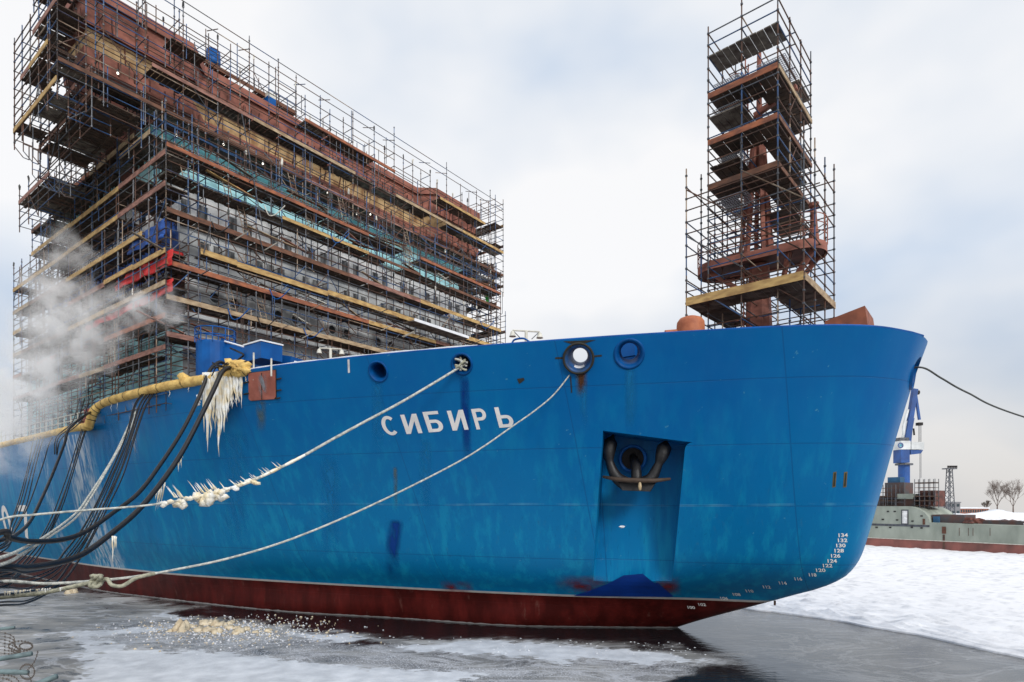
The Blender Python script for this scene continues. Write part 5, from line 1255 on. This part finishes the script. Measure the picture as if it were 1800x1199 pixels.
# razor wire and outrigger pipes of the quay fence, close at lower left
M_fp = mat('grey_green_fence_pipe', (.17, .24, .25), .6, col2=(.10, .14, .15), scale=9, bump=.3)
M_wire = mat('rusty_barbed_wire', (.12, .10, .085), .7)
fence = empty('quay_fence', AT(-60, 1290, 5.2), 'grey-green fence outriggers carrying coils of barbed wire at lower left', 'fence')
for x0, y0, x1, y1, d in ((-60, 1112, 25, 1103, 6.0), (-60, 1168, 55, 1149, 5.2), (-60, 1179, 49, 1182, 5.0), (40, 1212, 99, 1189, 4.6)):
    mb = MB(); mb.tube(AT(x0, y0, d), AT(x1, y1, d), .016 if d > 5.5 else .021, M_fp, 10, cap=True); mb.build('outrigger', fence, smooth=True)
mb = MB(); mb.tube(AT(-60, 1050, 5.4), AT(-60, 1400, 5.2), .03, M_fp, 10, cap=True); mb.tube(AT(40, 1212, 4.6), AT(38, 1400, 4.6), .022, M_fp, 10, cap=True); mb.build('fence_post', fence)
def wire(P, n=8):
    q = spline(P, n); mb = MB(); mb.path(q, .0026, M_wire, 5)
    for i in range(1, len(q) - 1, 3):
        for s_ in (1, -1): mb.tube(q[i] + Vector((.005, 0, .009 * s_)), q[i] - Vector((.005, 0, .009 * s_)), .0022, M_wire, 4)
    mb.build('barbed_wire', fence)
for k in range(7):
    f_ = k / 6; wire([AT(-60, 1112 + 5 * k, 5.6), AT(0, 1112 + 6 * k, 5.6), AT(20 + 4 * (1 - f_), 1120 + 5 * k, 5.55), AT(33 - 3 * abs(k - 3), 1133 + 3 * k, 5.5), AT(36, 1142 + k, 5.5)])
wire([AT(57 - 21 + 21 * math.cos(a), 1136 + 9 * math.sin(a), 5.4) for a in np.linspace(0, 6.3, 9)]); wire([AT(46 + 12 * math.cos(a), 1136 + 6 * math.sin(a), 5.4) for a in np.linspace(0, 6.3, 9)])
wire([AT(67, 1144, 5), AT(62, 1160, 5), AT(54, 1172, 5), AT(48, 1180, 5), AT(54, 1194, 5), AT(56, 1210, 5)])
wire([AT(48 + 13 * math.cos(a), 1181 + 13 * math.sin(a), 5) for a in np.linspace(0, 6.3, 11)]); wire([AT(-20, 1187, 5), AT(10, 1187, 5), AT(25, 1190, 5), AT(34, 1200, 5), AT(36, 1215, 5)]); wire([AT(-20, 1190, 4.9), AT(8, 1193, 4.9), AT(20, 1198, 4.9), AT(40, 1212, 4.9)])
# ------------------------------------------------------------------ tarpaulins and site gear on the scaffold
def sheet(P, m, name, label, cat='tarpaulin', nx=14, nz=8, amp=.12):
    a, b, c, d = [Vector(p) for p in P]; mb = MB(); vs = []; nrm = (b - a).cross(d - a).normalized(); off = R.random() * 30
    for j in range(nz + 1):
        for i in range(nx + 1):
            p = a.lerp(b, i / nx).lerp(d.lerp(c, i / nx), j / nz); vs.append(p + nrm * (amp * noise.noise(Vector((i * .7 + off, j * .5, 0))) + amp * .5 * math.sin(i * 1.3)))
    mb.add(vs, [(j * (nx + 1) + i, j * (nx + 1) + i + 1, (j + 1) * (nx + 1) + i + 1, (j + 1) * (nx + 1) + i) for j in range(nz) for i in range(nx)], m)
    o = mb.build(name, smooth=True, label=label, cat=cat); md = o.modifiers.new('thick', 'SOLIDIFY'); md.thickness = .02; return o
sheet([AV(303, 437, 13.8), AV(205, 492, 13.8), AV(200, 512, 13.8), AV(302, 465, 13.8)], M_red_t, 'tarpaulin', 'long bright red sheet along the side of the scaffold, upper of two')
sheet([AU(305, 440, 32.2), AU(322, 445, 32.2), AU(322, 466, 32.2), AU(305, 464, 32.2)], M_red_t, 'tarpaulin', 'small crumpled red sheet folded round the deckhouse corner', nx=5)
sheet([AV(303, 489, 13.8), AV(150, 560, 13.8), AV(150, 582, 13.8), AV(303, 512, 13.8)], M_red_t, 'tarpaulin', 'long red sheet along the side of the scaffold, lower of two, partly in steam')
sheet([AV(290, 384, 13.8), AV(225, 425, 13.8), AV(222, 448, 13.8), AV(289, 418, 13.8)], M_blue_tarp, 'tarpaulin', 'blue sheet on the scaffold side below the white tier')
sheet([AU(289, 384, 32.9), AU(308, 392, 32.9), AU(309, 421, 32.9), AU(289, 418, 32.9)], M_blue_tarp, 'tarpaulin', 'blue sheet wrapped round the deckhouse corner', nx=5)
sheet([AV(95, 620, 12.8), AV(60, 640, 12.8), AV(60, 655, 12.8), AV(95, 637, 12.8)], M_red_t, 'tarpaulin', 'small red sheet low at the far left of the scaffold')
sheet([AU(853, 518, 32), AU(857, 520, 32), AU(862, 534, 32), AU(854, 537, 32)], mat('green_cloth', (.02, .4, .06), .7), 'safety_cloth', 'small green cloth hanging on the far right of the scaffold', 'cloth', 4, 4, .08)
mb = MB(); p = AU(375, 108, 38.3); mb.lathe(p + Vector((0, 0, -.35)), (0, 0, 1), [(.01, 0), (.42, 0), (.45, .3), (.42, 1.0), (.01, 1.02)], M_blue, 14); mb.build('drum', smooth=True, label='blue drum standing on the bridge roof', cat='drum')
mb = MB(); a = Vector(toship(AU(474, 179, 37.5))); mb.sbox(a.x - .3, a.x + .3, a.y - .3, a.y + .3, 27.5, 28.2, M_blue); mb.sbox(a.x - .3, a.x + .3, a.y - .3, a.y + .3, 28.205, 28.5, M_lampw); mb.build('site_toilet', label='small blue and white box on the bridge roof edge', cat='box')
M_bulb = mat('lit_bulb', (1, .95, .85), .4); M_bulb.node_tree.nodes['Principled BSDF'].inputs['Emission Color'].default_value = (1, .93, .8, 1); M_bulb.node_tree.nodes['Principled BSDF'].inputs['Emission Strength'].default_value = 1.6
for x, y in ((310, 238), (393, 254), (462, 288), (576, 339), (627, 376), (651, 377), (207, 129), (537, 373)):
    p = AU(x, y, 33.6); l = empty('work_lamp', p, 'small white lit work lamp hung on the front scaffold under the bridge', 'lamp', 'work lamps on the scaffold')
    mb = MB(); mb.lathe(p, (0, 0, 1), [(.01, -.06), (.045, -.04), (.06, 0), (.045, .04), (.02, .07)], M_bulb, 10); mb.build('bulb', l, smooth=True)
    mb = MB(); mb.lathe(p, (0, 0, 1), [(.05, .08), (.05, .2), (.01, .22)], M_black, 8); mb.build('holder', l)
mb = MB(); a, b = Vector(toship(AU(712, 552, 31.0))), Vector(toship(AU(808, 585, 31.0))); zz = a.z
mb.sbox(30.1, 31.1, b.y, a.y, 12.9, 12.98, M_wood_g); mb.sbox(30.0, 30.06, b.y, a.y, 12.9, 13.1, M_snow); mb.build('snowy_plank_stack', label='stack of planks edged with snow on the lower front scaffold', cat='planks')
for k in range(10):
    v = R.uniform(-12, 12); z = R.choice([10.45, 12.25, 14.95, 17, 18.2]); c = SH(31.1, v, z + .1); mb = MB(); m = R.choice([M_black, M_lampw, M_blue])
    mb.path(spline([c + Vector((0, 0, .1)), c + Vector((.3, -.1, -.5)), c + Vector((.7, -.1, -.45)), c + Vector((1.2, 0, .1))], 6), .03, m, 5); mb.build('loose_cable', smooth=True, label='slack cable festooned from the front scaffold boards', cat='cable', group='slack cables on the scaffold')
# ------------------------------------------------------------------ the grey ship lying in the ice beyond
M_fg = mat('far_ship_grey_green', (.33, .36, .31), .8, col2=(.24, .27, .23), scale=.6, stretch=(1, 1, .4), bump=.1)
M_fr = mat('far_ship_red', (.30, .11, .09), .85, col2=(.16, .07, .06), scale=.7, stretch=(1, 1, .5))
FO = Vector((46.4, 78.4, 0)); FE = Vector((.6, -.8, 0)); FN = Vector((-.8, -.6, 0))     # along the hull, and towards us
def FS(s, d, z): return FO + FE * s + FN * d + Vector((0, 0, z + CZ))
def fs(x): r = (x - 900) / F; return (78.4 * r - 46.4) / (.6 + .8 * r)
far = empty('grey_ship', FS(0, 0, -CZ), 'unfinished grey-green ship with a faded red waterline lying in the ice on the right', 'ship')
prof = [(-22, -.75), (fs(1592), -.72)] + [(fs(1592) + (fs(1634) - fs(1592)) * math.sin(a), -2.65 + 1.93 * math.cos(a)) for a in np.linspace(.15, math.pi / 2, 8)] + [(14, -2.75), (45, -2.9)]
def strip(bot, m, name, z0, d=0, top=None, back=9):
    mb = MB(); vs = []
    for s_, z in prof: vs += [FS(s_, d, z0 if bot is None else bot), FS(s_, d, z if top is None else top), FS(s_, d - back, z if top is None else top), FS(s_, d - back, z0 if bot is None else bot)]
    k = len(prof); mb.add(vs, [(i * 4 + j, i * 4 + (j + 1) % 4, (i + 1) * 4 + (j + 1) % 4, (i + 1) * 4 + j) for i in range(k - 1) for j in range(4)] + [(0, 1, 2, 3), tuple(4 * (k - 1) + j for j in (3, 2, 1, 0))], m)
    return mb.build(name, far)
strip(-4.82, M_fg, 'hull_side', 0); strip(-6.3, M_fr, 'red_underside', 0, top=-4.85, d=.0)
mb = MB(); mb.hexa([FS(-22, .003, -4.87), FS(45, .003, -4.87), FS(45, .06, -4.87), FS(-22, .06, -4.87), FS(-22, .003, -4.80), FS(45, .003, -4.80), FS(45, .06, -4.80), FS(-22, .06, -4.80)], M_lampw); mb.build('waterline_stripe', far)
def fpt(x, y, d=.06):
    s_ = fs(x); p = FS(s_, 0, 0); return s_, (HY - y) / F * p.y
s_, z = fpt(1590, 909); mb = MB(); mb.wbox(0, 0, 0, 0, 0, 0, M_fg)
def fbox(x0, x1, y0, y1, m, name, d=.06, lab=None):
    a, z0 = fpt(x0, y1); b, z1 = fpt(x1, y0); mb = MB(); mb.hexa([FS(a, .002, z0), FS(b, .002, z0), FS(b, d, z0), FS(a, d, z0), FS(a, .002, z1), FS(b, .002, z1), FS(b, d, z1), FS(a, d, z1)], m); return mb.build(name, far, label=lab)
fr_d = fbox(1584.5, 1597, 896, 922, M_grey_t, 'side_door', .05); fbox(1586.5, 1595, 898, 920, mat('white_door_paint', (.8, .8, .8), .5), 'door_leaf', .09)
for x, y in ((1561, 899), (1573, 899), (1552, 913), (1577, 914), (1565, 927), (1604, 916), (1620, 907), (1603, 927), (1620, 928), (1541, 927)):
    fbox(x - 2, x + 2, y - 1, y + 1.2, M_dark, 'porthole')
fbox(1622, 1626, 912, 922, mat('rust_opening', (.12, .05, .03), .8), 'opening'); fbox(1656, 1663, 926, 938, MATS['rust_opening'], 'opening'); fbox(1657, 1661, 940, 968, M_rust, 'rust_streak', .02)
for x in (1686, 1702, 1710, 1740): fbox(x, x + .8, 928, 942, M_rust, 'rust_streak', .02)
fbox(1528, 1634, 923, 923.6, M_grey_t, 'hull_seam', .03)
def fblock(x0, x1, ytop, zb, d0, d1, m, name, lab=None):
    a, b = fs(x0), fs(x1); z1 = (HY - ytop) / F * FS(a, 0, 0).y; mb = MB(); c = [FS(a, d0, zb), FS(b, d0, zb), FS(b, d1, zb), FS(a, d1, zb), FS(a, d0, z1), FS(b, d0, z1), FS(b, d1, z1), FS(a, d1, z1)]; mb.hexa(c, m); return mb.build(name, far, label=lab)
M_fb = mat('far_dark_steel', (.07, .07, .075), .8, col2=(.12, .06, .05), scale=1.2); M_fbl = mat('far_blue_cover', (.03, .12, .24), .7, scale=1)
fblock(1530, 1596, 872, -.75, -2, -6, M_fb, 'deckhouse'); fblock(1538, 1572, 848, -.75, -3, -6, M_fb, 'deckhouse'); fblock(1540, 1562, 838, 1.0, -3.5, -5, M_fbl, 'blue_cover')
fblock(1568, 1596, 868, .2, -1.6, -4, M_fg, 'turret_house'); fblock(1602, 1630, 862, -.75, -2.5, -6, M_prime2, 'deckhouse'); fblock(1632, 1690, 905, -2.8, -1, -5, M_fb, 'deck_gear')
fblock(1637, 1647, 908, -2.8, -.6, -3, M_fbl, 'blue_cover'); fblock(1700, 1790, 915, -2.85, -2, -5, M_fb, 'deck_gear'); fblock(1690, 1700, 910, -2.8, -1, -3, M_prime2, 'deck_gear')
for i, x in enumerate(range(1640, 1860, 14)):
    a = fs(x); z = -2.8; mb = MB(); c = FS(a, -R.uniform(.6, 4), z); mb.blob(c + Vector((0, 0, .2)), R.uniform(.4, 1.0), .6, R.uniform(.2, .5), R.choice([M_snow, M_fb, M_fb, M_prime2]), 8, .5); mb.build('deck_clutter', far)
mb = MB()
for d in (-.2,):
    for s_ in np.arange(-21, fs(1592), 1.1): mb.tube(FS(s_, d, -.75), FS(s_, d, .3), .03, M_grey_t, 4)
    for z in (-.2, .3): mb.tube(FS(-21, d, z), FS(fs(1592), d, z), .03, M_grey_t, 4)
mb.build('deck_rail', far)
for (x0, x1, yt) in ((1601, 1637, 842), (1538, 1568, 852)):
    mb = MB(); a, b = fs(x0), fs(x1); zt = (HY - yt) / F * FS(a, 0, 0).y
    for i in range(5):
        for d in (-1.2, -2.4): mb.tube(FS(a + (b - a) * i / 4, d, -.9), FS(a + (b - a) * i / 4, d, zt), .04, M_grey_t, 4)
    z = -.6
    while z < zt: 
        for d in (-1.2, -2.4): mb.tube(FS(a, d, z), FS(b, d, z), .04, M_rust, 4)
        if int(z / .55) % 3 == 0: mb.hexa([FS(a, -1.2, z), FS(b, -1.2, z), FS(b, -2.4, z), FS(a, -2.4, z), FS(a, -1.2, z + .12), FS(b, -1.2, z + .12), FS(b, -2.4, z + .12), FS(a, -2.4, z + .12)], M_wood_d)
        z += .55
    mb.build('hull_scaffold', far)
# ------------------------------------------------------------------ blue portal crane on the far quay
T = 135.0
def CP(x, y, d=0): return AT(x, y, T + d)
M_cb = mat('crane_blue', (.012, .075, .27), .5, col2=(.01, .05, .19), scale=.5); M_cw = mat('crane_white', (.68, .70, .70), .6, scale=.4)
crane = empty('portal_crane', Vector((CP(1589, 880).x, T, .7)), 'tall blue shipyard crane with a white cab standing behind the grey ship', 'crane')
c0 = CP(1589, 880); mb = MB(); mb.tube(Vector((c0.x, T, .7)), Vector((c0.x, T, CP(0, 816).z)), 1.15, M_cb, 18, cap=True); mb.build('column', crane, smooth=False)
mb = MB(); mb.tube(Vector((c0.x, T, CP(0, 818).z)), Vector((c0.x, T, CP(0, 815).z)), 1.75, M_grey_t, 18, cap=True); mb.build('platform', crane)
def cbox(x0, x1, y0, y1, d0, d1, m, name, parent=crane):
    a = CP(x0, y1); b = CP(x1, y0); mb = MB(); mb.wbox(a.x, b.x, T + d0, T + d1, a.z, b.z, m); return mb.build(name, parent)
cab = cbox(1576, 1593, 776, 791, -1.5, 1.5, M_cw, 'machine_cab'); cbox(1577, 1592, 791.2, 814, -1.4, 1.4, M_cb, 'machine_tower')
mb = MB(); mb.lathe(CP(1583, 783, -1.62), (0, -1, 0), [(.62, 0), (.62, .05), (.42, .06), (.42, .03)], M_cb, 20); mb.build('round_emblem', cab); mb = MB(); mb.lathe(CP(1583, 783, -1.62), (0, -1, 0), [(.28, .0), (.28, .05), (.01, .05)], mat('emblem_teal', (.05, .3, .4), .5), 16); mb.build('emblem_centre', cab)
cbox(1595, 1617, 778, 791, -1.4, 1.4, M_cw, 'engine_house')
mb = MB(); q = [CP(1594, 800), CP(1594, 792), CP(1616, 792), CP(1612, 798)]
mb.hexa([p + Vector((0, -1.3, 0)) for p in q] + [p + Vector((0, 1.3, 0)) for p in q], M_cb); mb.build('bracket', crane)
for (a, b, w_) in (((1592, 778), (1600, 735), 1.2), ((1600, 735), (1608, 684), 1.0), ((1608, 684), (1616, 738), .45), ((1598, 778), (1606, 700), .6)):
    mb = MB(); mb.beam(CP(*a), CP(*b), w_, w_, M_cb); mb.build('jib', crane)
for (a, b, w_) in (((1590, 778), (1588, 750), .5), ((1588, 750), (1596, 720), .4), ((1585, 776), (1594, 740), .4)):
    mb = MB(); mb.beam(CP(*a), CP(*b), w_, w_, M_cw); mb.build('stay', crane)
mb = MB(); mb.wbox(CP(1612, 0).x, CP(1620, 0).x, T - .5, T + .5, CP(0, 748).z, CP(0, 743).z, M_dark); mb.build('jib_head', crane)
mb = MB(); mb.tube(CP(1610, 690), CP(1615, 690), .5, M_dark, 10, cap=True); mb.build('sheave', crane)
for x, y1 in ((1615, 783), (1619, 840), (1617, 860)):
    mb = MB(); mb.tube(CP(x, 747), CP(x, y1), .05, M_grey_t, 4); mb.build('hoist_rope', crane)
mb = MB(); mb.path([CP(1600, 754), CP(1606, 754), CP(1607, 765)], .2, M_dark, 6); mb.build('hook_arm', crane); cbox(1576, 1593, 770, 776, -1, 1, M_grey_t, 'roof_gear')
# lattice floodlight mast
T = 165.0; lx = CP(1669, 880).x
lm = empty('lattice_mast', Vector((lx, T, .7)), 'thin lattice floodlight mast standing on the far shore', 'mast')
zt = CP(0, 825).z; mb = MB()
def lw(z): return .95 - .5 * (z - .7) / (zt - .7)
for a, b in ((1, 1), (1, -1), (-1, -1), (-1, 1)): mb.tube(Vector((lx + a * lw(.7), T + b * lw(.7), .7)), Vector((lx + a * lw(zt), T + b * lw(zt), zt)), .11, M_grey_t, 4)
z = .7; f_ = 1
while z < zt - 1:
    n2 = z + 1.4; w0, w1 = lw(z), lw(n2)
    for b in (1, -1):
        mb.tube(Vector((lx - w0 * f_, T + b * w0, z)), Vector((lx + w1 * f_, T + b * w1, n2)), .07, M_grey_t, 4); mb.tube(Vector((lx + b * w0, T - w0 * f_, z)), Vector((lx + b * w1, T + w1 * f_, n2)), .07, M_grey_t, 4)
    z = n2; f_ = -f_
mb.build('lattice', lm); mb = MB(); mb.wbox(lx - 1.4, lx + 1.4, T - 1, T + 1, zt, zt + .3, M_grey_t); mb.build('platform', lm)
for i in range(4):
    mb = MB(); mb.wbox(lx - 1.2 + i * .7, lx - .8 + i * .7, T - 1.2, T - .8, zt + .35, zt + .95, M_dark); mb.build('floodlight', lm)
# houses, sheds and snow heaps on the far shore
def house(x0, x1, yt, t, m, label, name='building', cat='building', wn=0, depth=12, roof=None, rows=1):
    a = AT(x0, 880, t); b = AT(x1, 880, t); zt = AT(0, yt, t).z; mb = MB(); mb.wbox(a.x, b.x, t, t + depth, .6, zt, m); o = empty(name, Vector(((a.x + b.x) / 2, t, .6)), label, cat); mb.build('wall', o)
    mb = MB(); mb.wbox(a.x - .2, b.x + .2, t - .2, t + depth, zt + .003, zt + .35, roof or M_snow); mb.build('roof', o)
    for r_ in range(rows):
        for i in range(wn):
            x = a.x + (b.x - a.x) * (i + .5) / wn; z = .6 + (zt - .6) * (r_ + .45) / rows; w_ = (b.x - a.x) / wn * .28; mb = MB(); mb.wbox(x - w_, x + w_, t - .06, t - .004, z, z + (zt - .6) / rows * .38, M_glass); mb.build('window', o)
    return o
M_conc = mat('far_concrete', (.22, .22, .23), .9, scale=.4); M_brick = mat('far_brick', (.30, .13, .09), .9, scale=.5)
house(1635, 1662, 876, 200, M_conc, 'grey concrete block left of the lattice mast on the far shore', wn=4, rows=2)
house(1664, 1688, 884, 205, M_conc, 'lower grey building right behind the lattice mast', wn=3, rows=2, roof=M_conc)
house(1688, 1738, 894, 220, M_brick, 'long low red brick building on the far shore', wn=12); house(1738, 1850, 904, 212, mat('brown_shed_wall', (.16, .09, .06), .9, scale=.4), 'long low brown shed with a snowy roof at far right', name='shed', cat='shed', wn=0)
house(1612, 1640, 893, 190, M_fb, 'dark low shed beside the crane foot', name='shed', cat='shed')
for i, (x, y, w_) in enumerate(((1658, 901, 5), (1690, 905, 7), (1718, 903, 6), (1752, 900, 6), (1790, 905, 7))):
    t = 175 + i * 4; p = AT(x, 880, t); mb = MB(); mb.blob(Vector((p.x, t, .6)), w_, 4, AT(0, y, t).z - .6 + .4, M_snow, 12, .35); mb.build('snow_heap', smooth=True, label='snow heap on the far shore behind the grey ship', cat='snow heap', group='snow heaps on the far shore')
# bare trees
M_bark = mat('bare_bark', (.16, .12, .10), .9, scale=2)
def tree(x, ybase, ytop, t, label, seed):
    rr_ = random.Random(seed); p = AT(x, 880, t); b = Vector((p.x, t, .6)); H = AT(0, ytop, t).z - .6
    o = empty('bare_tree', b, label, 'tree', 'bare trees on the far shore'); tr = MB(); cr_ = MB()
    tr.tube(b, b + Vector((0, 0, H * .3)), .28, M_bark, 7, r2=.2)
    def br(p, d, L, r, k):
        q = p + d * L; (cr_).tube(p, q, r, M_bark, 4 if k < 4 else 3, r2=r * .65)
        if k == 0: return
        n = 3 if k > 2 else 4
        for i in range(n):
            ax = Vector((rr_.uniform(-1, 1), rr_.uniform(-1, 1), rr_.uniform(-.2, .5))); nd = (d + ax * .62 + Vector((0, 0, .15))).normalized()
            br(p + d * L * rr_.uniform(.55, 1), nd, L * rr_.uniform(.66, .9), r * .58, k - 1)
    br(b + Vector((0, 0, H * .28)), Vector((0, 0, 1)), H * .30, .16, 6); br(b + Vector((0, 0, H * .3)), Vector((.4, 0, .9)).normalized(), H * .26, .12, 5); br(b + Vector((0, 0, H * .3)), Vector((-.4, .1, .9)).normalized(), H * .26, .12, 5)
    tr.build('trunk', o); cr_.build('crown', o)
tree(1753, 905, 858, 235, 'bare tree on the far shore, left of the two', 3); tree(1781, 905, 858, 230, 'bare tree on the far shore, right of the two', 5); tree(1734, 905, 885, 240, 'small bare bush-like tree left of the two tall ones', 8)
# dark pile standing in the water below the bow
mb = MB(); p = AV(1362, 1060, .0); mb.tube(Vector((p.x, p.y, AT(0, 1064, p.y).z)), p + Vector((0, 0, .1)), .05, M_rust, 8, cap=True); mb.build('drain_pipe', ship)
# ------------------------------------------------------------------ steam
def steam():
    a = [(-70, 800, 29, 2.3), (-20, 770, 29.5, 2.3), (20, 735, 30, 2.1), (60, 700, 30, 2.0), (20, 690, 31, 1.9), (95, 655, 30, 1.9), (110, 610, 30, 1.8), (150, 620, 30.5, 1.5), (125, 575, 30, 1.5), (175, 575, 30, 1.45), (215, 545, 30, 1.5), (260, 545, 29.5, 1.2), (300, 540, 29, .9), (50, 640, 31, 1.6), (150, 520, 31, 1.2), (90, 520, 33, 1.6), (110, 440, 34, 1.5), (70, 570, 33, 1.6)]
    pts_ = [(AT(x, y, t), r) for x, y, t, r in a]
    lo = Vector((min(p.x - r for p, r in pts_), min(p.y - r for p, r in pts_), min(p.z - r for p, r in pts_))); hi = Vector((max(p.x + r for p, r in pts_), max(p.y + r for p, r in pts_), max(p.z + r for p, r in pts_)))
    mb = MB(); mb.wbox(lo.x, hi.x, lo.y, hi.y, lo.z, hi.z, M_dark); o = mb.build('steam', kind='stuff', label='drifting grey-white steam rising over the lower scaffold at far left', cat='steam', loc=Vector((0, 0, 0)))
    m = bpy.data.materials.new('steam_vapour'); m.use_nodes = True; t = m.node_tree; t.nodes.clear(); out = N(t, 'ShaderNodeOutputMaterial'); pv = N(t, 'ShaderNodeVolumePrincipled'); t.links.new(pv.outputs[0], out.inputs['Volume'])
    pv.inputs['Color'].default_value = (1, 1, 1, 1); pv.inputs['Anisotropy'].default_value = -.25
    tcn = N(t, 'ShaderNodeTexCoord'); wz = N(t, 'ShaderNodeTexNoise'); wz.inputs['Scale'].default_value = .45; wz.inputs['Detail'].default_value = 3; t.links.new(tcn.outputs['Object'], wz.inputs['Vector'])
    vm = N(t, 'ShaderNodeVectorMath'); vm.operation = 'MULTIPLY_ADD'; vm.inputs[1].default_value = (2.6, 2.6, 2.6); t.links.new(wz.outputs['Color'], vm.inputs[0])
    vs = N(t, 'ShaderNodeVectorMath'); vs.operation = 'SUBTRACT'; t.links.new(tcn.outputs['Object'], vs.inputs[0]); vs.inputs[1].default_value = (1.3, 1.3, 1.3); t.links.new(vs.outputs[0], vm.inputs[2]); src = vm.outputs[0]; acc = None
    for p, r in pts_:
        d = N(t, 'ShaderNodeVectorMath'); d.operation = 'DISTANCE'; t.links.new(src, d.inputs[0]); d.inputs[1].default_value = p
        f = N(t, 'ShaderNodeMath'); f.operation = 'MULTIPLY_ADD'; f.use_clamp = True; f.inputs[1].default_value = -1 / r; f.inputs[2].default_value = 1; t.links.new(d.outputs['Value'], f.inputs[0])
        if acc is None: acc = f.outputs[0]
        else: g_ = N(t, 'ShaderNodeMath'); g_.operation = 'MAXIMUM'; t.links.new(acc, g_.inputs[0]); t.links.new(f.outputs[0], g_.inputs[1]); acc = g_.outputs[0]
    n1 = N(t, 'ShaderNodeTexNoise'); n1.inputs['Scale'].default_value = .9; n1.inputs['Detail'].default_value = 5; n1.inputs['Roughness'].default_value = .6; t.links.new(src, n1.inputs['Vector'])
    k = N(t, 'ShaderNodeMath'); k.operation = 'MULTIPLY_ADD'; k.use_clamp = True; k.inputs[1].default_value = 5; k.inputs[2].default_value = -2.1; t.links.new(n1.outputs[0], k.inputs[0])
    q = N(t, 'ShaderNodeMath'); q.operation = 'MULTIPLY'; t.links.new(acc, q.inputs[0]); t.links.new(k.outputs[0], q.inputs[1])
    w_ = N(t, 'ShaderNodeMath'); w_.operation = 'MULTIPLY'; w_.inputs[1].default_value = 2.0; t.links.new(q.outputs[0], w_.inputs[0]); t.links.new(w_.outputs[0], pv.inputs['Density'])
    o.data.materials.clear(); o.data.materials.append(m)
steam()
SC.cycles.volume_step_rate = 2.0; SC.cycles.volume_max_steps = 64; SC.cycles.volume_bounces = 5; SC.cycles.max_bounces = 8; SC.cycles.transparent_max_bounces = 16
